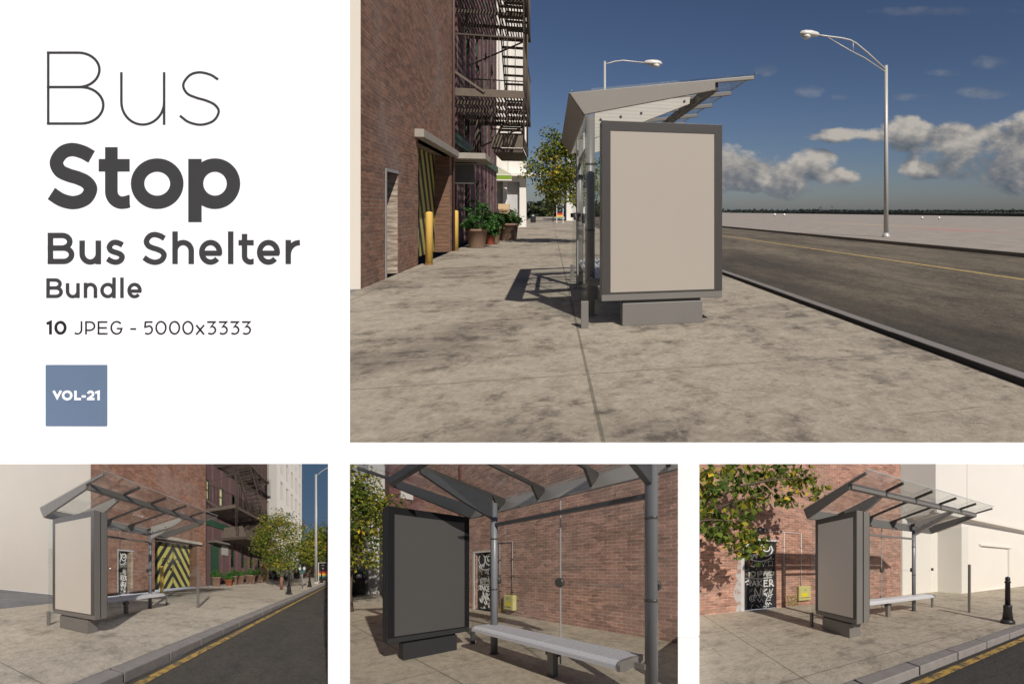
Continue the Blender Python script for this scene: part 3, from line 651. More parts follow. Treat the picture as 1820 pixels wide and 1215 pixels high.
# annex beyond with the fire escape
ab = thing('annex_building', 'dark stained brick annex with pink streaked wall, green trims and an iron fire escape', 'building', (28, WALL-.5, 0))
AW = -3.45
wins = []
for i in range(5):
    u = 21.6+i*3.6
    wins += [(u, u+1.25, .95, 2.75, .16), (u, u+1.25, 4.4, 6.4, .16), (u, u+1.25, 7.9, 9.9, .16), (u, u+1.25, 11.4, 13.4, .16)]
def streakmat(pink=(.42, .19, .21), q=1.0):
    t = NT('pink_streaked_brick'); v = t.st(); x, y, z = t.sep(v)
    nb = t.n('TexBrick', {'Vector': t.comb(x, z), 'Color1': (.12*q, .06*q, .06*q, 1), 'Color2': (.085*q, .048*q, .05*q, 1), 'Mortar': (.11*q, .085*q, .08*q, 1), 'Scale': 1.0, 'Mortar Size': .006, 'Brick Width': .225, 'Row Height': .075})
    band = t.math('LESS_THAN', t.math('FRACT', t.math('DIVIDE', t.math('ADD', x, .42), 1.8)), .19)
    n = t.noise(t.map(v, (1, 1, .8)), 3.5, 7, .7)
    c = t.mix(t.math('MULTIPLY', band, t.ramp(n, [(.42, (0,0,0)), (.52, (1,1,1))])), nb.outputs['Color'], pink)
    return t.bsdf(Base_Color=c, Roughness=.9)
m = MB(); m.wall(AW, 'v', 19.45, 39.5, 0, 16, wins, .16, step=1.2); m.box(19.45, 19.50, AW, WALL-.62, 0, 16); m.build('front_wall', streakmat((.62, .27, .30)), ab)
m = MB(); m.box(19.5, 39.5, AW-9, AW-.3, 15.9, 16); m.build('roof', paint('roof_felt', (.08, .08, .08), .9), ab)
m = MB(); m.box(39.45, 39.5, AW-9, AW-.01, 0, 15.8, step=3); m.build('side_wall', brick('dark_red_brick', (.215, .108, .076), (.150, .074, .058), (.20, .165, .14)), ab)
gnt = paint('green_trim', (.018, .075, .040), .55, 0, .25, 4)
for h in wins:
    m = MB(); a, b, c, d = h[:4]; y = AW-.12
    for e in ((a, a+.09, c, d), (b-.09, b, c, d), (a+.09, b-.09, c, c+.09), (a+.09, b-.09, d-.09, d), (a+.09, b-.09, (c+d)/2-.03, (c+d)/2+.03)): m.box(e[0], e[1], y-.03, y+.04, e[2], e[3])
    wf = m.build('window', gnt, ab)
    m = MB(); m.box(a+.091, b-.091, y-.02, y-.01, c+.091, d-.091)
    m.build('pane', glass('dusk_pane', (.16, .17, .18), .5), wf)
m = MB(); m.box(20.0, 21.3, AW-.1, AW+.03, .0, 2.35); m.build('green_door', gnt, ab)
m = MB(); m.box(19.6, 39.4, AW+.001, AW+.10, 3.75, 4.15, step=2); m.build('green_band', gnt, ab)
m = MB(); m.box(19.6, 22.2, AW+.001, -2.06, 2.98, 3.17); m.build('door_canopy', paint('weathered_lintel', (.30, .275, .235), .9, 0, .25, 3, .004), ab, bevel=.01)
m = MB(); m.box(20.3, 20.36, AW+.08, -2.5, 2.20, 2.85); m.build('hanging_sign', paint('hanging_sign_grey', (.09, .09, .08), .6), ab)
m = MB(); m.tube([(20.33, AW, 2.9), (20.33, -2.4, 2.9)], .02, 6); m.build('sign_arm', BLACK(), ab)
def fire_escape(parent, u0, u1, v0, v1, levels, rails=1.75, light=None):
    iron = paint('rusty_black_iron', (.085, .066, .052), .75, .2, .35, 6); pale = light or paint('weathered_iron_beam', (.125, .100, .076), .85, 0, .3, 5)
    for L, w in enumerate(levels):
        m = MB(); n = int((v1-v0)/.105)
        for i in range(n):
            v = v0+(v1-v0)*(i+.5)/n; m.box(u0+.06, u1-.06, v-.022, v+.022, w+.15, w+.18)
        dk = m.build('grating', iron, parent)
        m = MB(); m.box(u0, u0+.06, v0, v1, w, w+.25); m.build('end_beam', pale, dk, bevel=.008)
        m = MB(); m.box(u1-.06, u1, v0, v1, w, w+.2); m.box(u0+.061, u1-.061, v1-.06, v1, w, w+.2)
        for k in range(1, 4): m.box(u0+(u1-u0)*k/4-.03, u0+(u1-u0)*k/4+.03, v0, v1-.061, w+.02, w+.149)
        m.build('joist', iron, dk)
        m = MB(); t_ = w+.25+rails
        for a, b in (((u0+.03, v0), (u0+.03, v1-.03)), ((u0+.03, v1-.03), (u1-.03, v1-.03)), ((u1-.03, v1-.03), (u1-.03, v0))):
            d = math.hypot(b[0]-a[0], b[1]-a[1]); n = max(2, int(d/.24))
            for h in (t_,): m.bar((a[0], a[1], h), (b[0], b[1], h), .045, .045)
            for i in range(n+1): q = i/n; m.tube([(a[0]+(b[0]-a[0])*q, a[1]+(b[1]-a[1])*q, w+.2), (a[0]+(b[0]-a[0])*q, a[1]+(b[1]-a[1])*q, t_)], .012, 5)
        m.build('railing', iron, parent)
        m = MB(); m.box(u0-.03, u0+.03, v0-.02, v0+.14, w-1.3, t_+.05); m.build('wall_post', pale, dk)
        m = MB(); m.bar((u0-.03, v0+.02, w+1.05), (u0-.03, v0+1.35, w+.15), .05, .07)
        m.build('brace', pale, dk)
        m = MB(); m.bar((u1-.1, v0, w-1.2), (u1-.1, v1-.3, w), .06, .06); m.build('brace', pale, dk)
        m = MB()
        for v in (v1-.02, v1+.1): m.tube([(u0+.1, v, w-1.6), (u0+.1, v, w+3.4)], .028, 6)
        m.build('corner_post', iron, dk)
    def flight(a, b, va, vb, n):
        m = MB()
        for v in (va, vb): m.bar((a[0], v, a[1]), (b[0], v, b[1]), .035, .17)
        for i in range(n):
            q = (i+.5)/n; u = a[0]+(b[0]-a[0])*q; w = a[1]+(b[1]-a[1])*q
            m.box(u-.13, u+.13, va+.02, vb-.02, w-.02, w+.02)
        for v in (va, vb): m.bar((a[0], v, a[1]+.95), (b[0], v, b[1]+.95), .035, .035)
        m.build('stair', iron, parent)
    return flight, iron, pale
FE = fire_escape(ab, 19.55, 26.2, AW+.02, -.84, (5.0, 8.75, 12.5))
fl, iron, pale = FE
fl((25.9, 5.2), (21.6, 8.9), -1.82, -.94, 13); fl((25.9, 8.95), (21.6, 12.6), -1.82, -.94, 13); fl((22.6, 4.0), (25.9, 5.1), -2.0, -1.1, 5)
m = MB(); m.prism([(-2.15, 3.62), (-2.0, 4.08), (-.98, 4.08), (-.92, 3.62)], 21.9, 21.96, lambda p, q, a: (a, p, q)); m.build('drop_box_panel', pale, ab)
m = MB(); m.box(21.97, 25.9, -2.12, -2.06, 3.62, 4.0); m.box(21.97, 25.9, -.98, -.93, 3.62, 4.0); m.box(21.97, 25.9, -2.05, -.99, 3.45, 3.6); m.build('drop_box_side', iron, ab)
m = MB(); m.bar((21.93, -2.1, 4.28), (21.93, -.95, 4.28), .05, .05); m.tube([(21.93, -1.5, 4.08), (21.93, -1.5, 4.28)], .015, 5)
for v in (-2.1, -.95): m.bar((21.93, v, 4.0), (21.93, v, 6.6), .06, .06)
m.build('hanger', iron, ab)
m = MB()
for k in range(7): m.tube([(23+.2*k, -2.9+.1*(k % 3), 3.3), (23.1+.15*k, -2.7, 4.9)], .03, 5)
m.build('scroll_bracket', paint('rusty_black_iron', (.085, .066, .052), .75, .2, .35, 6), ab)

# ---- white tower beyond, awning, added block for a glass reflection
tw = thing('white_tower', 'tall white building with green awning beyond the fire escape', 'building', (50, -6, 0))
wht = paint('white_render', (.70, .67, .62), .85, 0, .05, .5)
holes = [(-4.35, -3.6, .25, 3.55, .5), (-3.3, -2.35, .25, 3.55, .5)]
m = MB(); m.wall(46.5, 'u', -12, -1.85, 0, 30, holes, .5, step=2.5, side=1); m.box(46.52, 47.6, -1.90, -1.85, 0, 30, step=4); m.build('walls', wht, tw)
m = MB(); m.box(47.0, 47.05, -4.6, -2.1, 0, 3.7); m.build('ground_floor_infill', paint('grey_infill', (.45, .45, .45), .8), tw)
m = MB(); m.box(45.7, 46.498, -4.2, -.6, 3.95, 4.2); m.build('cornice', wht, tw, bevel=.02)
m = MB(); m.box(46.4, 46.498, -3.2, -3.1, 4.2, 30); m.box(46.4, 46.498, -2.05, -1.95, 4.2, 30); m.build('pilaster', wht, tw)
m = MB(); m.prism([(-4.75, 4.95), (-4.55, 4.95), (-2.85, 3.98), (-2.85, 3.58), (-4.75, 3.58)], 44.3, 45.5, lambda p, q, a: (a, p, q)); aw = m.build('awning', paint('pale_green_canvas', (.48, .49, .34), .8, 0, .05, 2), tw)
m = MB(); m.box(44.27, 44.297, -4.75, -2.85, 3.62, 3.90); m.build('awning_stripe', paint('lime_green_canvas', (.18, .30, .02), .8), aw)
m = MB(); m.box(44.26, 44.296, -4.75, -2.8, 3.52, 3.61); m.box(44.26, 44.296, -4.75, -2.8, 3.91, 3.97); m.bar((44.27, -4.5, 5.0), (44.27, -2.82, 4.04), .05, .06); m.build('awning_edge', wht, aw)
nb = thing('glass_reflection_block', 'added white block standing for a reflection in the shelter glass', 'building', (78, 2.4, 0))  # reflection in the end glass, built as a solid block further off
m = MB(); m.wall(74, 'u', 2.05, 4.6, 0, 9.6, [(2.35, 2.75, 2.6, 3.7), (3.0, 3.5, 2.6, 3.9), (2.3, 2.7, 5.2, 6.6), (3.0, 3.4, 5.2, 6.6)], .15, step=2, side=1); m.box(74.02, 84, 2.05, 2.10, 0, 9.6); m.box(74.02, 84, 2.1, 4.6, 9.5, 9.6); m.build('walls', paint('glass_reflection_grey', (.48, .47, .45), .85), nb)
m = MB(); m.box(74.2, 74.25, 2.1, 4.5, .2, 9.3); m.build('window_glass', paint('dark_pane', (.06, .06, .065), .2), nb)
m = MB(); m.box(73.8, 73.995, 2.0, 4.6, .0, 2.2); m.build('plinth_band', wht, nb)
m = MB(); m.box(73.8, 73.995, 2.0, 4.6, 4.1, 4.35); m.build('floor_band', wht, nb)

# ---- shelter group
fr = Frame(6.38, .48)
bus_shelter(fr, 'large grey bus shelter standing on the open pavement, seen end-on', pale='pale')
advert_panel(fr, 'large upright advert panel with blank cream poster facing the viewer, biggest of all')
bench(fr, 'grey slatted bench half hidden behind the big advert panel', .62, 3.5)
yellow_post(14.67, -2.82, 1.27, 'yellow steel bollard in front of the chevron gate, nearest the viewer', .082)
yellow_post(19.47, -2.95, 1.30, 'yellow steel bollard at the far pier of the chevron gate', .082)
planter(21.06, -2.49, .34, .66, 'large brown pot with leafy green plant, first in the row by the big brick wall', 11, ph=1.05, spread=1.4)
planter(22.75, -2.2, .17, .36, 'small red clay pot with a pale-tipped plant in the big street', 12, clay=(.24, .055, .025), ph=.7, spread=1.6)
planter(23.9, -2.25, .33, .66, 'brown pot half hidden behind the small red pot in the big street', 13, ph=.75, spread=1.2)
planter(26.0, -1.78, .42, .74, 'wide brown pot with low red-flowered plant, rightmost in the big street row', 14, 'red', ph=.7)
planter(27.6, -1.85, .40, .70, 'dark pot tucked behind the wide flower pot in the big street', 15, 'red', (.13, .08, .06))
bx = thing('cardboard_box', 'cream cardboard carton standing behind the flower pots', 'carton', (33, -2.75, 0))
m = MB(); m.box(32.7, 33.1, -2.72, -2.22, .0, 1.35); m.box(32.65, 33.15, -2.78, -2.2, 1.36, 1.66); m.build('carton', paint('cream_card', (.55, .40, .23), .8, 0, .1, 3), bx, bevel=.015)
m = MB(); m.box(32.64, 32.655, -2.74, -2.24, 1.28, 1.34); m.build('tape', paint('card_shadow_band', (.32, .21, .11), .8), bx)  # shadow under the upper carton, put in as a darker card strip
litter_bin(62, -1.75, 'small black litter bin far along the pavement', .95, .27)
totem_sign(58.5, .95, 'white framed totem with red and yellow bands far along the pavement', .62, 1.95)
twin_meter(24.6, 2.72, 'twin-headed parking meter glimpsed between column and advert panel', 0)
tree((22.9, 1.2, 0), (22.75, .62, 2.9), (1.45, 1.45, 1.72), 'young green and yellow tree behind the big shelter', 5, 115, 52, .14, .20, .06, guard=.95)
tree((68, .35, 0), (68, .25, 4.0), (2.0, 1.6, 2.2), 'slim tree far along the pavement behind the nearer tree', 8, 40, 20, .34, .3, .07)
street_lamp(30.7, 2.85, 9.3, 'lamp post with plain curved arm rising behind the big shelter roof', (30.7, 5.30, 9.36), False, .07)
street_lamp(24.87, 16.05, 8.42, 'tall lamp post with trussed arm standing on the plaza', (24.87, 12.15, 9.66), True, .10)
# ================================================================= the three small streets on the table
GRAF = [  # pen strokes on the tagged door: (pen width, colour 0 white / 1 pale / 2 tan, points in door widths and metres)
 (.045, 0, arc(.28, 1.80, .19, .20, 100, -240, 22)), (.045, 0, arc(.70, 1.80, .21, .19, 170, -200, 22)), (.04, 0, arc(.72, 1.84, .11, .09, 0, 360, 16)),
 (.03, 0, [(.08,1.62),(.14,1.50),(.2,1.62),(.27,1.50),(.33,1.64),(.4,1.54),(.45,1.70)]), (.03, 0, arc(.5, 1.66, .4, .22, 200, 345, 20)),
 (.022, 2, [(.05,1.50),(.12,1.40),(.2,1.46),(.16,1.36),(.28,1.40),(.24,1.30),(.36,1.24)]), (.02, 1, [(.45,1.45),(.5,1.32),(.56,1.46),(.62,1.30),(.70,1.47)]), (.02, 1, [(.78,1.45),(.92,1.45),(.92,1.32),(.78,1.32),(.78,1.45)]),
 (.018, 1, arc(.72, 1.24, .06, .05, 180, 400, 10)), (.05, 1, arc(.30, 1.06, .07, .07, 0, 350, 14)), (.05, 1, [(.18,1.12),(.2,.94),(.3,1.0)]), (.05, 1, [(.44,1.14),(.46,.95)]), (.05, 1, arc(.50, 1.09, .07, .05, 90, -120, 10)), (.05, 1, [(.62,1.0),(.68,1.13),(.74,.98),(.8,1.12),(.86,1.0)]), (.045, 1, arc(.83, 1.07, .08, .07, 30, 330, 12)), (.05, 1, [(.2,.94),(.5,.91),(.9,.95)]),
 (.036, 0, [(.05,.82),(.16,.87),(.22,.70)]), (.036, 0, arc(.15, .82, .09, .06, 100, -120, 12)), (.036, 0, [(.27,.70),(.33,.85),(.39,.70)]), (.03, 0, [(.28,.75),(.40,.76)]), (.036, 0, [(.45,.88),(.45,.68)]), (.036, 0, [(.58,.88),(.46,.78),(.60,.67)]), (.036, 0, [(.76,.86),(.64,.86),(.64,.68),(.78,.68)]), (.036, 0, [(.64,.77),(.74,.77)]), (.036, 0, [(.82,.88),(.82,.66)]), (.036, 0, arc(.84, .82, .07, .06, 100, -110, 10)), (.036, 0, [(.84,.76),(.95,.66)]),
 (.04, 0, [(.34,.38),(.36,.62),(.5,.36),(.54,.64)]), (.036, 0, [(.60,.62),(.58,.36)]), (.036, 0, [(.74,.60),(.60,.50),(.74,.36)]), (.026, 0, [(.78,.36),(.82,.58),(.86,.44),(.92,.60)]), (.022, 0, arc(.28, .34, .09, .09, 0, 330, 16)), (.02, 0, arc(.28, .34, .045, .045, 0, 360, 12)), (.022, 0, [(.42,.30),(.5,.2),(.56,.32),(.6,.2)]), (.022, 0, arc(.95, .14, .26, .28, 95, 185, 14)), (.02, 0, [(.74,.24),(.86,.25)]), (.02, 0, [(.70,.10),(.74,.17),(.78,.10),(.82,.17),(.88,.10)]), (.02, 0, [(.40,.12),(.48,.06)]), (.03, 0, [(.86,1.52),(.89,1.52)]), (.03, 0, [(.93,1.52),(.96,1.52)])]
def tagged_door(parent, u0, u1, h, v, flip=1, rev=False):
    k = (u1-u0)
    m = MB(); m.box(u0+.004, u1-.004, min(v, v-flip*.04), max(v, v-flip*.04), .005, h-.004, step=.6); d = m.build('door', worn('black_door_paint', (.020, .020, .022), (.065, .065, .068), .62), parent)
    m = MB()
    for i, (wd, c, pts) in enumerate(GRAF):
        P = [((u1-p[0]*k) if rev else (u0+p[0]*k), p[1]*h/2.05) for p in pts]
        ribbon(m, P, wd*.9, lambda x, y, e: (x, v+flip*e, y), .003+.0004*i, 0, c)
    rg = random.Random(99)
    for i in range(46):                                            # smaller scrawls between the big tags
        x, y = rg.uniform(.06, .92), rg.uniform(.05, 1.95); P = []
        for q in range(rg.randint(3, 7)): P.append((u0+k*min(.97, max(.03, x+.03*q+rg.uniform(-.03, .03))), h/2.05*min(2.0, max(.03, y+rg.uniform(-.06, .06)))))
        ribbon(m, P, rg.uniform(.008, .018), lambda x, y, e: (x, v+flip*e, y), .0021+.00002*i, 0, rg.choice((1, 1, 0, 2)))
    m.build('graffiti', [paint('white_spray', (.62, .62, .60), .8, 0, .2, 9), paint('pale_spray', (.36, .36, .32), .8, 0, .3, 9), paint('tan_spray', (.38, .24, .15), .8, 0, .2, 9)], d)
    m = MB(); m.box(u0+.01, u1-.01, *sorted((v, v+flip*.012)), h*.595, h*.615); m.build('rail', BLACK(), d)
    return d
def gas_box(u0, u1, w0, w1, v, flip, label):
    th = thing('meter_cabinet', label, 'cabinet', ((u0+u1)/2, v, w0), 'yellow meter cabinets')
    y = paint('pale_yellow_cabinet', (.44, .41, .17), .55, 0, .12, 6); b = lambda d0, d1: sorted((v+flip*d0, v+flip*d1))
    m = MB(); m.box(u0, u1, *b(.002, .16), w0, w1); bd = m.build('case', y, th, bevel=.012)
    m = MB(); m.box(u0+.03, u1-.03, *b(.161, .172), w0+.03, w1-.03); dr = m.build('door', y, th, bevel=.006)
    m = MB(); m.box(u0+.09, u1-.14, *b(.1725, .175), w0+.13, w0+.26); m.build('notice', paint('bright_yellow_notice', (.62, .50, .02), .6), dr)
    m = MB(); m.box(u0+.05, u1-.06, *b(.1725, .174), w0+.09, w0+.11); m.box(u0+.19, u0+.25, *b(.1725, .174), w0+.34, w0+.37); m.build('print', paint('dark_print', (.08, .08, .06), .7), dr)
    return th
def squiggle(u, v, flip, label):
    th = thing('yellow_tag', label, 'graffiti', (u, v, .05), 'yellow wall tags')
    m = MB()
    for i, (a, b) in enumerate(((0, .30), (.14, .26), (.26, .30), (.02, .13), (.16, .11), (.28, .13))):
        ribbon(m, arc(u+a-.14, b, .05, .06, 40*i, 40*i+280, 12), .03, lambda x, y, e: (x, v+flip*e, y), .004+.0006*i, .0005)
    m.build('spray_mark', paint('dull_yellow_spray', (.24, .20, .05), .8), th)
    m = MB()
    for i, (a, b) in enumerate(((0, .30), (.14, .26), (.26, .30), (.02, .13), (.16, .11), (.28, .13))):
        ribbon(m, arc(u+a-.13, b-.01, .05, .06, 40*i, 40*i+280, 12), .045, lambda x, y, e: (x, v+flip*e, y), .001+.0003*i, .0005)
    m.build('spray_outline', paint('dark_spray', (.03, .03, .025), .8), th)

def skymat():
    t = NT('blue_sky'); v = t.st(); x, y, z = t.sep(v)
    c = t.ramp(t.math('DIVIDE', z, 36), [(0, (.085, .135, .200)), (1, (.046, .090, .165))])
    e = t.n('Emission', {'Color': c, 'Strength': 1.0}); t.t.links.new(e.outputs[0], t.out.inputs[0]); return t.m
# ----------------------------------------------------------------- LEFT model: along the kerb towards the fire escape
use(LEFT)
m = MB(); m.grid(lambda i, j: (-3+65*i, -8.95+6.53*j, 0), 130, 13); struct('pavement', m, paving('damp_concrete_pavement', (.58, .515, .42), (.24, .20, .155), (1.42, 4.5), (-5.5, 3.1), .5, amount=.7), 'damp stained pavement of the left scene')
m = MB(); m.grid(lambda i, j: (-6+13.05*i, -26+17.05*j, -.003), 26, 30); struct('yard', m, paving('grey_wet_yard', (.20, .205, .22), (.13, .13, .14), wet=.6, amount=.5), 'wet grey yard below the white side wall')
m = MB(); m.grid(lambda i, j: (-3+70*i, -2.18+9*j, -.13), 120, 18); struct('road', m, asphalt('dark_street_asphalt', (.034, .031, .027), (.080, .066, .050)), 'dark asphalt road of the left scene')
m = MB(); m.grid(lambda i, j: (-3+70*i, -2.085+.11*j, -.122), 140, 1); struct('road_line', m, worn('worn_kerb_yellow', (.46, .29, .055), (.10, .075, .045), .51), 'worn yellow line along the kerb of the left scene')
kerb_row(-2.5, 62, -2.42, -2.18, -.13, .0, .93, .028, paint('granite_kerb', (.235, .215, .205), .8, 0, .3, 6, .006))
W2 = -9.35
b2 = thing('brick_building', 'brick building with white side wall in the left scene', 'building', (12, W2, 0))
D2, G2 = (8.8, 9.85, 0, 2.18, .4), (11.65, 16.65, 0, 3.1, .75)
m = MB(); m.wall(W2, 'v', 7.15, 17.95, 0, 9.5, [D2, G2], .4, step=.6); m.build('front_wall', brick('warm_red_brick', (.225, .105, .066), (.160, .074, .052), (.19, .15, .12)), b2)
m = MB(); m.wall(7.15, 'u', -30, W2, 0, 12, [], .4, step=1); m.build('side_wall', paint('cream_render', (.62, .57, .50), .9, 0, .04, .8), b2)
tagged_door(b2, 8.8, 9.62, 2.18, W2-.22)
m = MB(); m.box(9.66, 9.845, W2-.3, W2-.005, .01, 2.17, step=.5); m.build('jamb_lining', slatted('stained_jamb', (.40, .33, .25), (.17, .12, .09), .09), b2)
m = MB(); m.box(8.72, 8.795, W2-.05, W2+.012, 0, 2.26); m.box(8.795, 9.86, W2-.05, W2+.012, 2.182, 2.26); m.build('door_frame', paint('grey_frame', (.30, .30, .30), .7), b2)
m = MB(); m.box(11.67, 16.63, W2-.72, W2-.66, .02, 3.08, step=.5); gt = m.build('gate', chevron('chevron_paint', (.36, .33, .085), (.014, .014, .018), 14.45, 1.05, .86, .3), b2)
m = MB(); m.box(14.43, 14.47, W2-.66, W2-.645, .05, 3.05)
m.box(14.1, 14.3, W2-.66, W2-.63, 1.2, 1.4); m.build('gate_fitting', BLACK(), gt)
m = MB()
for a in (13.3, 13.8, 14.75, 15.25): ribbon(m, arc(a+.1, 1.85, .14, .18, 20, 330, 14), .07, lambda x, y, e: (x, W2-.656+e, y), .004, 0)
m.build('gate_tag', BLACK(), gt)
m = MB(); m.box(16.60, 16.645, W2-.65, W2-.01, .01, 3.09); m.build('gate_reveal', slatted('brown_reveal', (.20, .105, .06), (.10, .055, .035), .11), b2)
m = MB(); m.box(11.4, 17.0, W2+.001, W2+.22, 3.1, 3.28, step=.8); m.build('lintel', paint('weathered_lintel', (.30, .275, .235), .9, 0, .25, 3, .004), b2)
for i, u in enumerate((7.72, 8.22)):
    th = thing('wall_light', ('tiny white wall lamp left of the tagged door in the left scene', 'tiny white wall lamp nearest the tagged door in the left scene')[i], 'wall lamp', (u, W2, 1.3), 'tiny white wall lamps')
    m = MB(); m.tube([(u, W2+.002, 1.3), (u, W2+.03, 1.3)], .045, 10); m.build('collar', LGREY(), th)
    m = MB(); m.ball((u, W2+.055, 1.3), .04, 10); m.build('bulb', paint('white_globe', (.85, .85, .83), .4), th)
a2 = thing('annex_building', 'dark annex with green windows and iron fire escape in the left scene', 'building', (26, W2-.2, 0))
V2 = -9.55
wins = [(u, u+.85, 1.5, 3.9, .16) for u in (23.5, 26.2, 29.0, 31.8, 34.5)] + [(u, u+.85, 6.9, 8.5, .16) for u in (18.15, 20.9, 23.8, 27)] + [(u, u+1.0, 11.2, 13.4, .16) for u in (29.5, 32.2, 34.9)] + [(29.5, 30.5, 6.9, 9.2, .16), (32.2, 33.2, 6.9, 9.2, .16), (34.9, 35.9, 6.9, 9.2, .16)]
m = MB(); m.wall(V2, 'v', 17.95, 37.4, 0, 20, wins, .16, step=.9); m.box(17.951, 17.99, V2, W2-.01, 0, 9.5); m.build('front_wall', streakmat((.13, .06, .065), .7), a2)
m = MB(); m.box(37.36, 37.4, V2-6, V2-.01, 0, 19.9, step=1); m.box(18, 37.3, V2-6, V2-.3, 19.9, 20); m.build('shell', paint('roof_felt', (.08, .08, .08), .9), a2)
gnt = paint('dark_green_trim', (.012, .044, .025), .55, 0, .25, 4)
for a, b, c, d, _ in wins:
    m = MB(); y = V2-.1
    for e in ((a, a+.08, c, d), (b-.08, b, c, d), (a+.08, b-.08, c, c+.08), (a+.08, b-.08, d-.08, d), (a+.08, b-.08, (c+d)/2-.04, (c+d)/2+.04)): m.box(e[0], e[1], y-.03, y+.05, e[2], e[3])
    wf = m.build('window', gnt, a2)
    m = MB(); m.box(a+.081, b-.081, y-.02, y-.01, c+.081, d-.081)
    if wf: m.build('pane', paint('cream_blind', (.50, .43, .27), .5) if a < 21 else glass('dusk_pane', (.16, .17, .18), .5), wf)
m = MB(); m.box(18.1, 24, V2+.002, V2+.1, 4.85, 5.35, step=1); m.build('green_band', gnt, a2)
m = MB(); m.box(19.2, 20.6, V2+.002, V2+.06, .0, 3.3); m.build('green_door', gnt, a2)
m = MB(); m.box(18.6, 21.6, V2+.001, V2+.7, 3.45, 3.60); m.build('door_canopy', paint('dark_canopy', (.12, .105, .09), .9, 0, .25, 3, .004), a2)
m = MB(); m.box(21.2, 22.6, V2+.001, V2+.1, 2.6, 3.45); m.build('wall_plaque', paint('hanging_sign_grey', (.22, .22, .20), .6), a2)
fl, iron, pale = fire_escape(a2, 17.98, 27, V2+.02, -7.0, (5.75, 9.9), 2.1, paint('rusty_iron_beam', (.12, .095, .075), .85, 0, .3, 5))
fl((26.5, 6.0), (21.4, 10.0), -8.2, -7.1, 14); fl((22.2, 4.6), (26.0, 5.9), -8.4, -7.4, 6)
m = MB(); m.prism([(-9.0, 3.9), (-8.7, 4.75), (-7.2, 4.75), (-6.9, 3.9)], 20.0, 20.08, lambda p, q, a: (a, p, q)); m.build('drop_box_panel', pale, a2)
m = MB(); m.box(20.1, 30, -9.0, -6.95, 3.72, 3.89); m.box(20.1, 30, -7.0, -6.94, 3.9, 4.5); m.build('drop_box_side', iron, a2)
t2 = thing('white_tower', 'tall white building with rows of recessed windows in the left scene', 'building', (45, -9, 0))
wht = paint('white_render', (.52, .50, .47), .85, 0, .05, .5)
TV = -8.35; holes = []
for i in range(5):
    for j in range(6): holes.append((38.1+i*3.6, 39.7+i*3.6, 7.4+j*3.6, 10.0+j*3.6, .45))
m = MB(); m.wall(TV, 'v', 36.0, 55.4, 0, 30, holes, .45, step=2.2); m.wall(36.0, 'u', -14, TV, 0, 30, [], .4, step=2); m.build('walls', wht, t2)
m = MB(); m.box(38, 55.3, TV-.50, TV-.46, 7, 29); m.build('window_infill', paint('grey_infill', (.45, .45, .45), .8), t2)
m = MB(); m.box(36.8, 38.6, TV+.001, TV+.7, 5.9, 7.9); m.build('balcony_box', wht, t2)
m = MB(); m.box(39.5, 41.0, TV+.001, TV+.8, 0, 2.6); m.build('porch', wht, t2)
f2 = thing('brown_house', 'small brown house far behind the white tower in the left scene', 'house', (62, -8, 0))
m = MB(); m.wall(58, 'u', -14, -6.4, 0, 7.2, [(-8.2, -7.6, 4, 5.6), (-7.2, -6.7, 4, 5.6)], .2, step=2, side=1); m.box(58.02, 70, -6.45, -6.4, 0, 7.2, step=3); m.box(58.02, 70, -14, -6.45, 7.1, 7.2); m.build('walls', paint('brown_wall', (.20, .13, .11), .9), f2)
m = MB(); m.box(58.2, 58.25, -8.3, -6.6, 3.9, 5.7); m.build('window', DARK(), f2)
th = thing('dark_balcony', 'dark iron balcony clinging to the far edge of the white tower', 'balcony', (56.5, -8.5, 9))
m = MB(); m.box(55.42, 58.2, -9.6, -8.2, 9.3, 9.5); m.build('deck', iron, th)
m = MB()
for i in range(7): m.tube([(55.45+.45*i, -8.22, 9.5), (55.45+.45*i, -8.22, 11)], .03, 5)
m.bar((55.45, -8.22, 11), (58.2, -8.22, 11), .06, .06); m.build('railing', iron, th)
m = MB(); m.grid(lambda i, j: (70+.01*i, -40+80*i, -2+42*j), 8, 8)
struct('sky', m, skymat(), 'deep blue sky cloth behind the left scene')
fr = Frame(3.03, -5.30)
bus_shelter(fr, 'grey bus shelter of the left scene with chevron gate behind it', pale='dark')
advert_panel(fr, 'blank cream advert panel in the left scene, in front of the white wall', (.62, .56, .49), .30)
bench(fr, 'pale slatted bench in the left scene, before the tagged door', .62, 3.55)
yellow_post(9.85, -7.47, 1.42, 'yellow bollard behind the bench in the left scene', .085)
for (u, v, r, h, sd, lb, kind, clay) in ((18.7, -8.83, .36, .72, 21, 'brown pot of tall green plants, first in the left scene row', 'green', (.20, .125, .085)), (20.0, -8.35, .30, .50, 22, 'orange clay pot with pale flowers in the left scene', 'green', (.25, .075, .035)), (21.2, -8.42, .33, .78, 23, 'brown pot just right of the orange clay pot in the left scene', 'green', (.20, .125, .085)), (22.5, -8.3, .34, .74, 24, 'brown pot in the middle of the left scene row', 'red', (.17, .10, .07)), (24.2, -7.95, .46, .82, 25, 'wide brown pot of grassy green plants in the left scene', 'green', (.21, .13, .09)), (26.9, -7.95, .46, .80, 26, 'brown pot with dark red plant, last in the left scene row', 'red', (.18, .11, .08))):
    planter(u, v, r, h, lb, sd, kind, clay, 1.1, .55)
tree((17.7, -3.84, 0), (18.0, -4.15, 3.15), (1.72, 1.72, 1.86), 'round green and yellow tree on the pavement of the left scene', 31, 120, 54, .15, .21, .055, guard=.8)
tree((36, -3.7, 0), (36, -3.7, 4.0), (2.7, 2.7, 2.4), 'second tree down the kerb in the left scene, left of the lamp post', 32, 80, 34, .36, .4, .09)
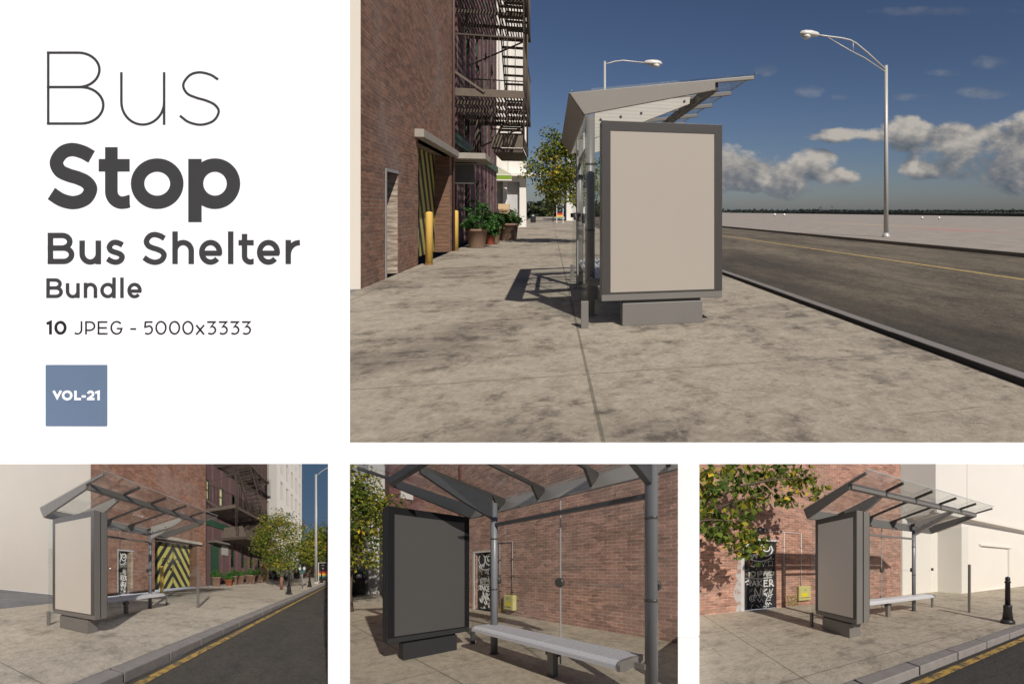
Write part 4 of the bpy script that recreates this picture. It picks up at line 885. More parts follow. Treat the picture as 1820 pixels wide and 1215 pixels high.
tree((46, -3.3, 0), (46, -3.0, 4.4), (3.4, 3.4, 2.7), 'third tree down the kerb in the left scene, right of the lamp post', 33, 80, 34, .44, .5, .1)
for u, v, lb in ((14.3, -2.74, 'black iron bollard nearest the viewer in the left scene'), (21.9, -2.78, 'black iron bollard between parking meter and lamp post in the left scene'), (30.3, -2.8, 'black iron bollard in front of the striped totem in the left scene')): iron_bollard(u, v, lb, 1.15)
twin_meter(19.4, -2.9, 'twin-headed parking meter in the left scene'); 
street_lamp(27.2, -2.95, 10.0, 'slim lamp post at the kerb of the left scene', (27.2, .6, 10.4), False, .10)
totem_sign(33.5, -2.95, 'white framed totem with red and yellow bands in the left scene', .85, 2.13)
litter_bin(42, -7.0, 'black litter bin under the left scene tree', 1.6, .38)
bx = thing('cardboard_box', 'stack of cream cartons beside the scooters in the left scene', 'carton', (31.5, -8.8, 0))
m = MB(); m.box(31.2, 32.0, -9.2, -8.3, .0, 1.6); m.build('lower_carton', paint('cream_card', (.55, .40, .23), .8, 0, .1, 3), bx)
m = MB(); m.box(31.3, 32.0, -9.1, -8.4, 1.61, 2.1); m.build('upper_carton', paint('tan_card', (.48, .31, .14), .8, 0, .1, 3), bx)
def scooter(u, v, label):
    th = thing('scooter', label, 'scooter', (u, v, 0), 'scooters parked by the wall')
    b = BLACK(); ln = paint('scooter_white', (.5, .5, .5), .4)
    for dv in (-.62, .62):
        m = MB(); m.lathe((0, 0, 0), [(.16, -.06), (.28, -.05), (.28, .05), (.16, .06)], 16)
        m.v = [(u+p[2], v+dv+p[0], .28+p[1]) for p in m.v]; m.build('wheel', b, th)
    m = MB(); m.prism([(-.75, .4), (-.6, .75), (-.1, .72), (.05, .4), (.35, .38), (.55, 1.0), (.62, .95), (.48, .30), (-.1, .25), (-.5, .28)], -.16, .16, lambda p, q, a: (u+a, v+p, q)); m.build('body', b, th)
    m = MB(); m.prism([(-.7, .76), (-.65, .86), (-.1, .84), (-.05, .74)], -.14, .14, lambda p, q, a: (u+a, v+p, q)); m.build('saddle', DARK(), th)
    m = MB(); m.box(u-.25, u+.25, v-.98, v-.55, .88, 1.3); m.build('top_box', b, th, bevel=.03)
    m = MB(); m.bar((u-.33, v+.55, 1.05), (u+.33, v+.55, 1.05), .04, .04); m.build('handlebar', b, th)
    m = MB(); m.box(u-.18, u+.18, v-.9, v-.6, 1.31, 1.36); m.box(u-.17, u-.165, v-.4, v-.1, .5, .6); m.build('trim', ln, th)
scooter(32.6, -8.2, 'black scooter beside the cream cartons in the left scene'); scooter(34.2, -7.5, 'black scooter nearest the tree in the left scene')

# ----------------------------------------------------------------- MID model: under the roof, looking at the wall
use(MID)
m = MB(); m.grid(lambda i, j: (-4+40*i, -2+8*j, 0), 100, 20); struct('pavement', m, paving('stained_concrete_pavement', (.42, .36, .27), (.17, .138, .10), (3.68, 4.5), (5.2, 3.3), amount=.7), 'stained pavement of the middle scene')
m = MB(); m.grid(lambda i, j: (9.4+30*i, 6+14*j, -.003), 30, 14); struct('yard', m, paving('grey_yard_concrete', (.22, .21, .19), (.12, .12, .11), amount=.5), 'grey ground behind the wall in the middle scene')
b3 = thing('brick_wall', 'long sunlit brick wall with black door in the middle scene', 'wall', (5, 6, 0))
BR3 = brick('sunlit_pink_brick', (.37, .195, .145), (.27, .140, .105), (.40, .31, .245), grime=.3, ms=.010)
m = MB(); m.wall(6.0, 'v', -3.5, 13.0, 0, 7.5, [(7.85, 8.84, 0, 2.0, .2)], .2, step=.6, side=1); m.build('brickwork', BR3, b3)
tagged_door(b3, 7.85, 8.84, 2.0, 6.12, -1, True)
m = MB(); m.box(8.84, 8.95, 5.985, 6.06, 0, 2.06); m.box(7.78, 8.839, 5.985, 6.06, 2.002, 2.06); m.box(7.76, 7.849, 5.985, 6.06, 0, 2.0); m.build('door_frame', paint('white_door_frame', (.55, .53, .48), .8), b3)
m = MB(); m.tube([(9.72, 5.95, 0), (9.72, 5.95, 7.4)], .045, 8); m.build('downpipe', paint('rust_pipe', (.15, .06, .04), .7), b3)
w3 = thing('maroon_wing', 'maroon brick wing standing out beside the advert panel in the middle scene', 'building', (13.3, 5, 0))
m = MB(); m.box(13.02, 13.6, 4.45, 7.5, 0, 9, step=.8); m.build('brickwork', brick('maroon_brick', (.13, .052, .048), (.095, .040, .040), (.12, .08, .075)), w3)
m = MB(); m.box(12.9, 13.018, 4.9, 5.45, 4.55, 5.15); m.build('vent', paint('pale_vent', (.42, .40, .38), .6), w3)
t3 = thing('white_building', 'pale white building behind the tree in the middle scene', 'building', (25, 8, 0))
m = MB(); m.wall(19, 'u', 5.27, 14, 0, 14, [(7.2, 8.6, 6.2, 8.0, .3)], .3, step=1.5, side=1); m.wall(5.27, 'v', 19, 45, 0, 14, [(22, 24, 6.2, 8.2, .3)], .3, step=2.5, side=1); m.build('walls', paint('white_render', (.40, .39, .38), .85, 0, .05, .5), t3)
m = MB(); m.box(19.3, 19.35, 7.1, 8.7, 6.1, 8.1); m.build('window', paint('pale_window', (.55, .58, .60), .3), t3)
gas_box(6.60, 7.04, .17, .63, 6.0, -1, 'yellow meter cabinet low on the wall of the middle scene')
squiggle(7.25, 5.997, -1, 'dull yellow scrawl at the foot of the middle scene wall')
th = thing('conduit_pipe', 'dark conduit loop above the yellow cabinet in the middle scene', 'conduit', (7, 5.96, .2), 'wall conduits')
m = MB(); m.tube([(7.37, 5.965, .25), (7.37, 5.965, 2.245)], .016, 8); m.tube([(6.76, 5.965, .64), (6.76, 5.965, 2.245)], .016, 8); m.tube([(6.745, 5.965, 2.26), (7.6, 5.965, 2.26)], .016, 8); m.build('pipe', paint('grey_conduit', (.22, .20, .19), .6), th)
m = MB()
for w in (.7, 1.2, 1.7): m.box(7.33, 7.41, 5.94, 5.998, w, w+.03); m.box(6.72, 6.80, 5.94, 5.998, w, w+.03)
m.build('clip', DARK(), th)
fr = Frame(4.62, 3.07, -1, -1)
bus_shelter(Frame(4.62, 2.99, -1, -1), 'grey bus shelter of the middle scene seen from under its roof', pale='inside')
advert_panel(Frame(4.62, 2.96, -1, -1), 'blank advert panel in the middle scene, shade put into its dark grey colour', (.058, .057, .055), .22, paint('shaded_border', (.010, .010, .011), .7, 0, .1, 3, spec=.15))  # poster, case and border colours darkened to put the panel in shade
bench(fr, 'aluminium bench with patches of sun in the middle scene', .66, 3.18)
tree((11.1, 2.5, 0), (10.75, 2.25, 3.1), (1.45, 1.45, 1.75), 'leafy tree left of the dark advert panel', 41, 130, 58, .155, .21, .10)
litter_bin(18.3, 4.5, 'black litter bin by the white building in the middle scene', 1.35, .33)

# ----------------------------------------------------------------- RIGHT model: brick wall, tagged door and white building
use(RIGHT)
m = MB(); m.grid(lambda i, j: (-3+45*i, -8.5+5.95*j, 0), 110, 14); struct('pavement', m, paving('stained_concrete_pavement', (.46, .405, .32), (.18, .15, .115), (1.59, 4.5), (-6.2, 3.2), amount=.75), 'stained pavement of the right scene')
m = MB(); m.grid(lambda i, j: (-3+60*i, -2.33+7*j, -.13), 110, 16); struct('road', m, asphalt('dark_street_asphalt', (.026, .024, .022), (.055, .047, .039)), 'dark asphalt road of the right scene')
m = MB(); m.grid(lambda i, j: (-3+60*i, -2.245+.13*j, -.122), 130, 1); struct('road_line', m, worn('worn_kerb_yellow', (.46, .29, .055), (.10, .075, .045), .51), 'worn yellow line along the kerb of the right scene')
kerb_row(-2.6, 42, -2.56, -2.33, -.13, .0, .93, .028, paint('granite_kerb', (.235, .215, .205), .8, 0, .3, 6, .006))
W4 = -8.5
b4 = thing('brick_wall', 'sunlit red brick wall with graffiti door in the right scene', 'wall', (4, W4, 0))
m = MB(); m.wall(W4, 'v', -3, 9.45, 0, 7.5, [(2.66, 3.64, 0, 2.08, .16)], .16, step=.6); m.build('brickwork', brick('sunlit_red_brick', (.40, .195, .135), (.30, .140, .100), (.43, .33, .265), grime=.4, ms=.009), b4)
tagged_door(b4, 2.66, 3.64, 2.08, W4-.12)
m = MB(); m.box(2.56, 2.658, W4-.05, W4+.012, 0, 2.13); m.box(2.658, 3.70, W4-.05, W4+.012, 2.082, 2.14); m.build('door_frame', paint('pale_door_frame', (.48, .46, .45), .8, 0, .2, 5), b4)
m = MB(); m.grid(lambda i, j: (2.40+.16*i+.05*(1-i)*math.sin(9*j), W4+.004, .0+1.9*j*(.55+.45*i)), 6, 12); m.build('paint_smear', worn('white_smear', (.40, .39, .38), (.30, .16, .12), .56), b4)
th = thing('bulkhead_lamp', 'oval black bulkhead lamp above the graffiti door', 'wall lamp', (3.17, W4, 2.37))
m = MB(); m.ball((3.17, W4+.06, 2.37), (.16, .09, .085), 16); m.build('body', BLACK(), th)
m = MB(); m.ball((3.17, W4+.10, 2.37), (.12, .075, .055), 14); gl_ = m.build('lens', paint('smoked_lens', (.09, .09, .09), .15), th)
m = MB(); m.box(3.15, 3.19, W4+.06, W4+.185, 2.30, 2.44); m.build('guard', BLACK(), th)
th = thing('conduit_pipe', 'pale conduit running from the black lamp down to the yellow cabinet', 'conduit', (4, W4, .3), 'wall conduits')
m = MB(); m.tube([(3.34, W4+.03, 2.40), (4.50, W4+.03, 2.40)], .014, 8); m.tube([(3.88, W4+.03, .3), (3.88, W4+.03, 2.384)], .014, 8); m.tube([(4.485, W4+.03, .66), (4.485, W4+.03, 2.384)], .014, 8); m.build('pipe', paint('pale_conduit', (.55, .50, .45), .6), th)
m = MB()
for w in (.7, 1.3, 1.9): m.box(3.85, 3.91, W4+.002, W4+.05, w, w+.025); m.box(4.455, 4.515, W4+.002, W4+.05, w, w+.025)
m.build('clip', LGREY(), th)
gas_box(4.34, 4.78, .17, .65, W4, 1, 'yellow meter cabinet on the red brick wall of the right scene')
squiggle(4.18, W4+.003, 1, 'dull yellow scrawl beside the yellow cabinet in the right scene')
c4 = thing('white_building', 'cream white building with overhanging upper floor in the right scene', 'building', (18, -8, 0))
crm = paint('warm_white_render', (.66, .625, .57), .88, 0, .04, .6)
m = MB(); m.wall(W4, 'v', 9.451, 12.25, 0, 3.45, [], .3, step=.7); m.wall(12.25, 'u', W4, -7.15, 0, 3.45, [], .3, step=.7); m.wall(-7.15, 'v', 12.25, 40, 0, 3.45, [(14.1, 17.6, 0.02, 2.35, .12)], .12, step=.9)
m.build('ground_floor_wall', crm, c4)
m = MB(); m.box(14.1, 17.6, -7.30, -7.26, .0, 2.36, step=.9); m.build('garage_shutter', crm, c4)
m = MB(); m.box(13.9, 17.8, -7.148, -7.06, 2.36, 2.46); m.build('shutter_hood', crm, c4)
m = MB(); m.box(9.6, 40, -12, -6.75, 3.45, 11, step=1.2); m.build('upper_floor', crm, c4)
m = MB(); m.box(9.5, 40, -6.748, -6.62, 3.45, 3.62, step=1.2); m.build('cornice', crm, c4)
m = MB(); m.box(9.452, 9.78, -8.495, -8.40, 0, 3.44); m.build('pilaster', crm, c4)
m = MB(); m.box(18.6, 22.0, -6.748, -6.62, 7.4, 7.55); m.box(12.0, 12.06, -6.748, -6.72, 3.64, 11); m.build('upper_moulding', crm, c4)
fr = Frame(3.13, -5.30)
bus_shelter(fr, 'grey bus shelter of the right scene in front of the cream building', pale='dark')
advert_panel(fr, 'blank beige advert panel of the right scene beside the yellow cabinet', (.66, .60, .53), .30)
bench(fr, 'white-lit bench of the right scene before the brick wall', .62, 3.75)
iron_bollard(6.75, -2.78, 'single black iron bollard at the kerb of the right scene', 1.08)
# overhanging street tree, its trunk outside the picture
def px4(x, y, Z): return tuple(Vector(((x-1531.5)/498*Z*RIGHT.uX+Z*RIGHT.uZ, (x-1531.5)/498*Z*RIGHT.vX+Z*RIGHT.vZ, RIGHT.h-(y-1005)/498*Z)))
th = thing('street_tree', 'maple-like branch of a tree reaching into the right scene from the left', 'tree', px4(1180, 1180, 6.0), 'street trees')
bark = wood('tree_bark', (.12, .085, .06))
root = Vector(px4(1190, 950, 6.1))
m = MB(); m.tube([(root.x, root.y, 0), (root.x, root.y, 2.0), (root.x, root.y, 3.6)], [.12, .10, .07], 10); m.build('trunk', bark, th)
tips = [(1262, 842, 6.14), (1300, 838, 6.43), (1345, 838, 6.57), (1390, 836, 6.71), (1432, 842, 6.86), (1448, 872, 6.86), (1278, 868, 6.00), (1318, 862, 6.28), (1356, 874, 6.57), (1398, 888, 6.71), (1252, 906, 6.00), (1282, 918, 6.00), (1312, 920, 6.14), (1268, 945, 5.86), (1300, 955, 6.00), (1330, 945, 6.14), (1318, 974, 6.00), (1345, 966, 6.22), (1246, 868, 6.14), (1232, 930, 6.14), (1366, 848, 6.57), (1410, 856, 6.86), (1334, 892, 6.43)]
m = MB()
for a, b in ((px4(1205, 960, 6.12), px4(1300, 838, 6.12)), (px4(1205, 935, 5.98), px4(1360, 872, 6.26)), (px4(1205, 930, 5.85), px4(1325, 925, 5.85)), (px4(1300, 868, 6.12), px4(1440, 846, 6.53)), (px4(1230, 900, 5.98), px4(1410, 838, 6.39))):
    a = Vector(a); b = Vector(b); mid = a.lerp(b, .5)+Vector((0, 0, .05)); m.tube([a, mid, b], [.022, .014, .006], 6)
m.build('limbs', bark, th)
rng = random.Random(77)
m = MB(); pts = [Vector(px4(*q)) for q in tips for _ in range(2)]
pts += [Vector(px4(rng.uniform(1060, 1235), rng.uniform(640, 960), rng.uniform(5.7, 7))) for _ in range(40)]
pts += [Vector(px4(rng.uniform(1240, 1440), rng.uniform(660, 822), rng.uniform(5.8, 6.8))) for _ in range(30)]
leaves(m, rng, pts, 27, .13, .150, (.30, .68, .88), 1, .6)
m.build('crown', LEAF4(), th, merge=False)

# ================================================================= the display board, its lettering and the table
use(YARD)
D = 2.13                                            # the board stands this far down the pavement; 1 unit of its layout is D/F metres
def bx_(px): return (px-CX)/F*D
def bz_(py): return EYE_H-(py-CY)/F*D
white = paint('white_board_lacquer', (.95, .96, .99), .6, 0, .0, 1, spec=.2)
board = thing('display_board', 'white L-shaped display board with dark grey bus stop lettering', 'board', (-1.6, D, 0))
m = MB(); L0, R0_ = bx_(-330), bx_(2260)
prof = [(L0, .0), (R0_, .0), (R0_, bz_(786)), (bx_(622), bz_(786)), (bx_(622), bz_(-45)), (L0, bz_(-45))]; n = len(prof)
back = [(L0, .0), (R0_, .0), (R0_, bz_(786)-.03), (bx_(622)-.03, bz_(786)-.03), (bx_(622)-.03, bz_(-45)-.03), (L0, bz_(-45)-.03)]   # chamfered edges
m.add([(p, D, q) for p, q in prof]+[(p, D+.03, q) for p, q in back], [tuple(range(n)), tuple(range(n, 2*n))[::-1]]+[(i, (i+1) % n, n+(i+1) % n, n+i) for i in range(n)]); m.build('panel', white, board)
ink, ink2, wht_ = paint('charcoal_letter', (.050, .050, .053), .6, 0, .0, 1, spec=.2), paint('black_letter', (.020, .018, .018), .6, 0, .0, 1, spec=.2), paint('white_letter', (.93, .93, .93), .6, 0, .0, 1, spec=.2)
def gB(x0, x1, t, b, w):
    h = w/2; xr = x1-.068*(x1-x0); mid = t+h+(b-t-w)*.485
    def bowl(xr, ya, yb): ry = (yb-ya)/2; rx = min(ry*1.22, (xr-x0)*.55); return [(x0, ya)]+arc(xr-h-rx, (ya+yb)/2, rx, ry, -90, 90)+[(x0, yb)]
    return [[(x0+h, t), (x0+h, b)], bowl(xr, t+h, mid), bowl(x1, mid, b-h)]
def gu(x0, x1, t, b, w):
    h = w/2; rx = (x1-x0-w)/2; ry = min((b-t)*.5, rx*1.05)
    return [[(x0+h, t)]+arc((x0+x1)/2, b-h-ry, rx, ry, 180, 0)[0:]+[(x1-h, b-h-ry-.01)], [(x1-h, t), (x1-h, b-(b-t)*.018)]]
SPINE = [(1.03,.137), (.764,.045), (.45,0), (.175,.06), (0,.235), (.10,.397), (.35,.48), (.633,.536), (.882,.617), (1,.751), (.852,.925), (.51,1), (.153,.95), (-.148,.83)]
def gs(x0, x1, t, b, w):
    h = w/2; f = min(1, w/(b-t)/.2); X0, X1 = x0+.05*(x1-x0)+h, x1-h; P = []
    pts = [Vector((X0+(X1-X0)*p, t+h*.93+(b-t-w*.93)*q)) for p, q in SPINE]
    pts[0].x -= (1-f)*.06*(X1-X0); pts[-1].x += (1-f)*.07*(X1-X0)
    E = [pts[0]*2-pts[1]]+pts+[pts[-1]*2-pts[-2]]
    for i in range(1, len(E)-2):
        p0, p1, p2, p3 = E[i-1:i+3]
        for k in range(7):
            u = k/7; P.append(tuple(.5*((2*p1)+(p2-p0)*u+(2*p0-5*p1+4*p2-p3)*u*u+(3*p1-p0-3*p2+p3)*u*u*u)))
    return [P+[tuple(pts[-1])]]
def go(x0, x1, t, b, w): return [arc((x0+x1)/2, (t+b)/2, (x1-x0-w)/2, (b-t-w)/2, 0, 360, 40)]
def gt(x0, x1, t, b, w, xs, bar):
    h = w/2; rx = min((x1-xs-h)*.92, (b-t)*.3)
    return [[(xs, t)]+arc(xs+rx, b-h-rx, rx, rx, 180, 92, 12)+[(x1-(x1-xs-rx)*.5, b-h-w*.04), (x1-.3, b-h-w*.13), (x1, b-h-w*.13)], [(x0, bar), (x1, bar)]]
def gp(x0, x1, t, b, w, base): return [[(x0+w/2, t+1), (x0+w/2, b)]]+go(x0+w*.12, x1, t, base, w)
def gd(x0, x1, t, b, w, xt): return [[(x1-w/2, t), (x1-w/2, b)]]+go(x0, x1-w*.12, xt, b, w)
def gn(x0, x1, t, b, w, top=None):
    h = w/2; rx = (x1-x0-w)/2
    return [[(x0+h, t if top is None else top), (x0+h, b)], [(x1-h, b)]+arc((x0+x1)/2, t+h+rx*1.05, rx, rx*1.05, 0, -180)]
def ge(x0, x1, t, b, w):
    h = w/2; c = (t+b)/2; rx, ry = (x1-x0-w)/2, (b-t-w)/2
    return [[(x0+h, c+h*.35), (x1-h*.3, c+h*.35)], [(x1-h, c+h*.8)]+arc((x0+x1)/2, c, rx, ry, -2, -318, 32)]
def gl(x0, x1, t, b, w): return [[((x0+x1)/2, t), ((x0+x1)/2, b)]]
def gr(x0, x1, t, b, w): h = w/2; r = x1-x0-h; return [[(x0+h, t), (x0+h, b)], arc(x0+h+r, t+h+r*1.1, r, r*1.1, -180, -88, 10)]
def g0(*a): return go(*a)
def g1(x0, x1, t, b, w): h = w/2; return [[(x0, t+h+.1*(b-t)), (x1-h, t+h*.8), (x1-h, b)]]
def gJ(x0, x1, t, b, w): h = w/2; r = (x1-x0)*.48; return [[(x1-h, t)]+arc(x1-h-r, b-h-r, r, r, 0, 130, 14)]
def gP(x0, x1, t, b, w):
    h = w/2; ry = (b-t)*.31; rx = ry*1.1
    return [[(x0+h, t), (x0+h, b)], [(x0, t+h)]+arc(x1-h-rx, t+h+ry, rx, ry, -90, 90)+[(x0, t+h+2*ry)]]
def gE(x0, x1, t, b, w): h = w/2; return [[(x0+h, t), (x0+h, b)], [(x0, t+h), (x1-.4, t+h)], [(x0, (t+b)/2), (x1-1.6, (t+b)/2)], [(x0, b-h), (x1, b-h)]]
def gG(x0, x1, t, b, w): h = w/2; return [arc((x0+x1)/2+.6, (t+b)/2, (x1-x0-w)/2, (b-t-w)/2, -42, -320, 30)+[(x1-h, (t+b)/2+1.4), ((x0+x1)/2+1, (t+b)/2+1.4)]]
def gh(x0, x1, t, b, w): return [[(x0, (t+b)/2), (x1, (t+b)/2)]]
def g5(x0, x1, t, b, w): h = w/2; H = b-t; r = H*.31; return [[(x1-1, t+h), (x0+3.2, t+h), (x0+2.4, t+H*.44)]+[((x0+x1)/2-2, t+H*.405)]+arc(x1-h-r*1.05, b-h-r, r*1.05, r, -70, 128, 20)]
def g3(x0, x1, t, b, w): h = w/2; H = b-t; r = H*.285; return [[(x0+1, t+h), (x1-2.2, t+h), ((x0+x1)/2-1, t+H*.42)]+arc(x1-h-r*1.12, b-h-r, r*1.12, r, -80, 130, 20)]
def gx(x0, x1, t, b, w): return [[(x0+w*.4, t), (x1-w*.4, b)], [(x1-w*.4, t), (x0+w*.4, b)]]
def gV(x0, x1, t, b, w): return [[(x0+w*.5, t), ((x0+x1)/2, b-w*1.05), (x1-w*.5, t)]]
def gL(x0, x1, t, b, w): return [[(x0+w/2, t), (x0+w/2, b)], [(x0, b-w/2), (x1, b-w/2)]]
def g2(x0, x1, t, b, w): h = w/2; H = b-t; r = H*.27; return [arc((x0+x1)/2-.4, t+h+r, (x1-x0)/2-h, r, -165, 30, 14)+[(x0+1.5, b-h)], [(x0, b-h), (x1, b-h)]]
def letter(strokes, w, mat, parent, depth=.0012, off=0.0):
    m = MB()
    for i, s_ in enumerate(strokes):
        cl = (Vector(s_[0])-Vector(s_[-1])).length < 1e-4
        ribbon(m, s_, w, lambda x, y, d: (bx_(x), D-d, bz_(y)), off+depth+.00015*i, off, 0, cl)
    return m.build('letter', mat, parent)
T = []
w = 4.0; T += [(gB(84, 186, 91.9, 221.7, w), w, ink), (gu(214, 294, 128.7, 223.6, w), w, ink), (gs(320.5, 391, 127, 223.6, w), w, ink)]
w = 23.5; T += [(gs(84.5, 173, 255, 371, w), w, ink), (gt(176, 230.6, 261.7, 371.3, 22, 198.2, 293.8), 22, ink), (go(233, 326.3, 281.6, 371.3, w), w, ink), (gp(335, 427, 281.6, 394.7, w, 371.3), w, ink)]
w = 9.4; T += [(gB(85.3, 132.3, 413.6, 469.1, w), w, ink), (gu(141.6, 179.8, 427.4, 470.2, w), w, ink), (gs(188.3, 222, 426.2, 470.2, w), w, ink), (gs(253.7, 296.6, 412.4, 470.3, w), w, ink), (gn(306.7, 344.9, 426.2, 469.1, w, 411.2), w, ink), (ge(354.2, 395, 426.2, 470.3, w), w, ink), (gl(405.3, 415.2, 411.2, 469.1, w), w, ink), (gt(424.3, 451, 415.6, 470.2, w, 434.8, 431.2), w, ink), (ge(457, 497.7, 426.2, 470.3, w), w, ink), (gr(507.8, 532.5, 426.4, 469.1, w), w, ink)]
w = 5.9; T += [(gB(82.8, 112, 494.4, 529.3, w), w, ink), (gu(117.4, 141.9, 503, 529.9, w), w, ink), (gn(149.3, 172.9, 502.3, 529.3, w), w, ink), (gd(178.7, 205.9, 493, 529.6, w, 502.3), w, ink), (gl(213.9, 220.2, 493, 529.3, w), w, ink), (ge(226.8, 252, 502.3, 529.9, w), w, ink)]
w = 4.8; T += [(g1(83.4, 92.4, 570.2, 594.1, w), w, ink2), (g0(97.1, 118.5, 569.9, 594.4, w), w, ink2)]
w = 2.75; T += [(gJ(131.4, 146.5, 570.6, 594.4, w), w, ink2), (gP(151.8, 169.6, 570.6, 594.1, w), w, ink2), (gE(174, 191.5, 570.6, 594.1, w), w, ink2), (gG(196, 218, 570, 594.4, w), w, ink2), (gh(232, 242, 583, 585.6, w), w, ink2), (g5(255.6, 272.1, 570.6, 594.4, w), w, ink2)]
for x0, x1 in ((276.5, 296.3), (300.7, 320.4), (324.3, 344.1)): T.append((g0(x0, x1, 570, 594.4, w), w, ink2))
T.append((gx(348, 364, 577.5, 594.1, w), w, ink2))
for x0, x1 in ((367.7, 384.5), (388.3, 405.1), (408.9, 425.7), (429.5, 446.3)): T.append((g3(x0, x1, 570.6, 594.4, w), w, ink2))
for s_, w, mt in T: letter(s_, w, mt, board)
m = MB(); m.box(bx_(83), bx_(191), D-.004, D, bz_(756), bz_(648)); tile = m.build('blue_tile', paint('slate_blue_tile', (.122, .172, .262), .6, 0, .0, 1, spec=.2), board)
w = 3.9
for s_ in (gV(95.6, 112.5, 693.4, 710, w), go(112.5, 131, 693, 710.4, w), gL(134.5, 146, 693.4, 710, w), gh(147.5, 154.5, 702, 705, w), g2(157, 170, 693, 710, w), g1(171.5, 179.3, 693.4, 710, w)): letter(s_, w, wht_, tile, .0008, .004)

table = thing('display_table', 'white raked display table carrying the three street scenes', 'table', (0, .75, 0))
def zfloor(y): return .634+(y-.8)*(.013-.634)/(2.03-.8)
X0, X1 = -3.1, 2.1
m = MB(); m.prism([(.76, 0), (.76, zfloor(.76)-.05), (2.02, .012), (2.06, .0)], X0, X1, lambda p, q, a: (a, p, q)); m.build('raked_top', white, table)
def gx_(px, y): return (px-CX)/F*y
def divider(p0, p1, prof):
    m = MB(); n = len(prof)
    m.add([(gx_(p, y), y, z) for p in (p0, p1) for y, z in prof], [tuple(range(n)), tuple(range(n, 2*n))[::-1]]+[(i, (i+1) % n, n+(i+1) % n, n+i) for i in range(n)])
    return m.build('divider', white, table)
row = lambda r, y: EYE_H-(r-CY)/F*y
divider(583, 622, [(.765, zfloor(.765)-.06), (.765, row(823.5, .765)), (2.12, row(823.5, 2.12)), (2.12, .001), (2.0, .005)])
divider(1205, 1243, [(.765, zfloor(.765)-.06), (.765, row(1131, .765)), (1.07, row(1130, 1.07)), (1.0701, row(823.5, 1.0701)), (2.12, row(823.5, 2.12)), (2.12, .001), (2.0, .005)])
# ================================================================= light, sky, camera
SUN = Vector((1.50, -2.30, 2.80)).normalized()
el = math.asin(SUN.z); az = math.atan2(SUN.x, SUN.y)
sd = bpy.data.lights.new('sun', 'SUN'); sd.energy = 5.0; sd.angle = R(.5); sd.color = (1.0, .935, .85)
so = bpy.data.objects.new('sun', sd); C.objects.link(so); so.rotation_euler = SUN.to_track_quat('Z', 'Y').to_euler(); so.location = SUN*60
w = bpy.data.worlds.new('World'); scene.world = w; w.use_nodes = True
t = NT.__new__(NT); t.t = w.node_tree; t.t.nodes.clear()
sky = t.n('TexSky', sky_type='NISHITA'); sky.sun_disc = False; sky.sun_elevation = el; sky.sun_rotation = az; sky.air_density = 1.0; sky.dust_density = .6; sky.ozone_density = 2.0
d = t.n('TexCoord').outputs['Generated']
x, y, z = t.sep(d)
yy = t.math('MAXIMUM', y, .05)
P = t.comb(t.math('DIVIDE', x, yy), t.math('DIVIDE', z, yy))              # position on the northern sky
wn = t.n('TexNoise', {'Vector': t.map(P, (1, 1.5, 1)), 'Scale': 9.0, 'Detail': 7, 'Roughness': .56}); n1 = wn.outputs['Fac']
n2 = t.noise(t.map(P, (1, 1.3, 1), (.010, .014, 0)), 9.0, 7, .56)
n3 = t.noise(P, 26, 8, .6)
def blob(px, py, rx, ry, sh=0):
    py += sh
    a, b = (px-CX)/F, (CY-py)/F; px_, py_, _ = t.sep(P)
    dx = t.math('DIVIDE', t.math('SUBTRACT', px_, a), rx/F); dy = t.math('DIVIDE', t.math('SUBTRACT', py_, b), ry/F)
    return t.math('SUBTRACT', 1.0, t.math('ADD', t.math('MULTIPLY', dx, dx), t.math('MULTIPLY', dy, dy)), clamp=True)
cl = None; up = None
for b in ((1310, 300, 110, 62), (1400, 315, 95, 45), (1480, 316, 62, 26), (1440, 296, 60, 36), (1300, 322, 150, 30),  
          (1620, 238, 75, 40), (1720, 262, 130, 66), (1820, 280, 130, 78), (1530, 240, 110, 18), (1640, 302, 50, 24), (1840, 225, 90, 34), (1930, 250, 120, 70), (2080, 290, 130, 50), (1150, 320, 120, 40),
          (760, 300, 120, 50), (480, 280, 160, 60)):
    q = blob(*b); cl = q if cl is None else t.math('MAXIMUM', cl, q); q = blob(*b, 20); up = q if up is None else t.math('MAXIMUM', up, q)
ws = None
for b in ((1765, 112, 75, 18), (1360, 125, 30, 14), (1440, 163, 45, 20), (1490, 174, 40, 10), (1740, 165, 80, 16), (1620, 172, 70, 12), (1690, 130, 60, 12), (1700, 20, 200, 14)):
    q = blob(*b); ws = q if ws is None else t.math('MAXIMUM', ws, q)
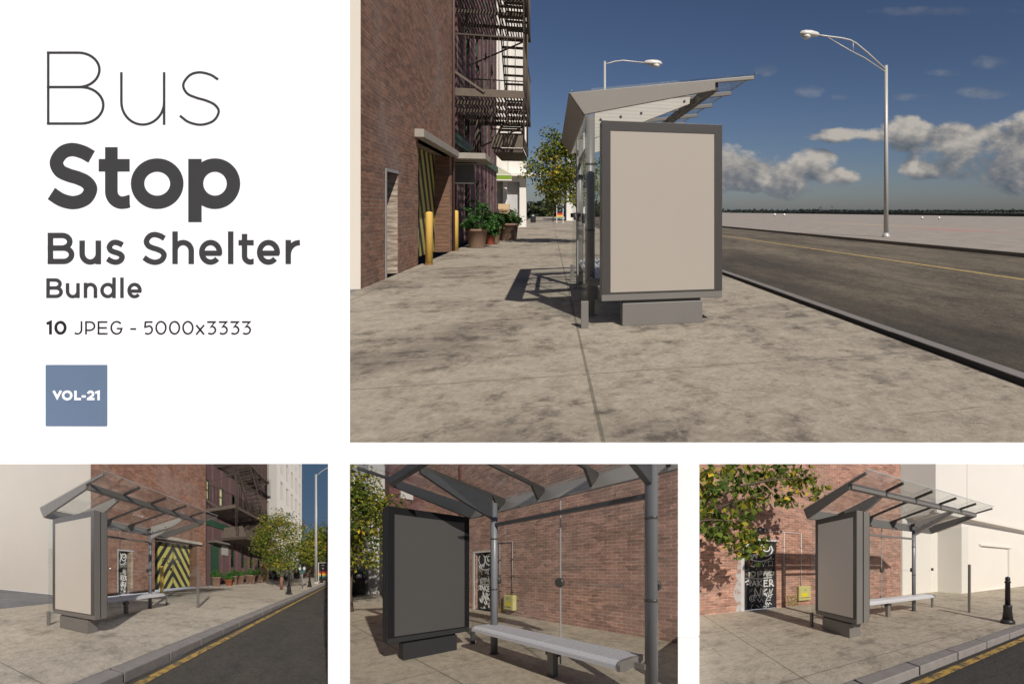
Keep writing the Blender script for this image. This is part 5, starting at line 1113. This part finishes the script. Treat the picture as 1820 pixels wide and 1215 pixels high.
dens = t.math('ADD', t.math('MULTIPLY', cl, .82), t.math('MULTIPLY', t.math('SUBTRACT', n1, .5), 2.5))
mask = t.ramp(dens, [(.28, (0,0,0)), (.56, (1,1,1))]); mask = t.math('MULTIPLY', mask, t.math('MULTIPLY', cl, 7.0, clamp=True))
wis = t.math('MULTIPLY', t.ramp(t.math('ADD', t.math('MULTIPLY', ws, .75), t.math('MULTIPLY', t.math('SUBTRACT', n1, .5), 1.7)), [(.45, (0,0,0)), (.95, (1,1,1))]), .30); wis = t.math('MINIMUM', wis, t.math('MULTIPLY', ws, 1.2))
# sunlit side of each billow faces up and right, its base is grey
relief = t.math('ADD', t.math('MULTIPLY', t.math('SUBTRACT', n1, n2), 3.6), .46)
lit = t.math('ADD', relief, t.math('MULTIPLY', t.math('SUBTRACT', cl, up), .85), clamp=True)
ccol = t.ramp(lit, [(.0, (1.15, 1.40, 1.70)), (.36, (2.1, 2.2, 2.4)), (.62, (3.2, 3.1, 3.05)), (1.0, (5.2, 4.85, 4.4))])
blue = t.mix(1.0, sky.outputs[0], t.ramp(z, [(.0, (.38, .41, .52)), (.22, (.37, .395, .48))]), 'MULTIPLY')
col = t.mix(t.math('MAXIMUM', mask, wis), blue, ccol)
bg = t.n('Background', {'Color': col, 'Strength': .09})
wo = t.t.nodes.new('ShaderNodeOutputWorld'); t.t.links.new(bg.outputs[0], wo.inputs[0])
cd = bpy.data.cameras.new('camera'); cam = bpy.data.objects.new('camera', cd); C.objects.link(cam); scene.camera = cam
cam.location = (0, 0, EYE_H); cam.rotation_euler = (R(90), 0, 0)
cd.sensor_width = 36; cd.lens = 36*F/1820; cd.shift_x = (910-CX)/1820; cd.shift_y = (CY-607.5)/1820; cd.clip_start = .01; cd.clip_end = 6000
scene.view_settings.view_transform = 'Standard'; scene.view_settings.look = 'None'; scene.view_settings.gamma = 1; scene.view_settings.exposure = 0.0
scene.render.engine = 'CYCLES'; scene.cycles.max_bounces = 8; scene.cycles.transparent_max_bounces = 24
for o in [o for o in C.objects if o.type == 'EMPTY' and not o.children]: bpy.data.objects.remove(o)
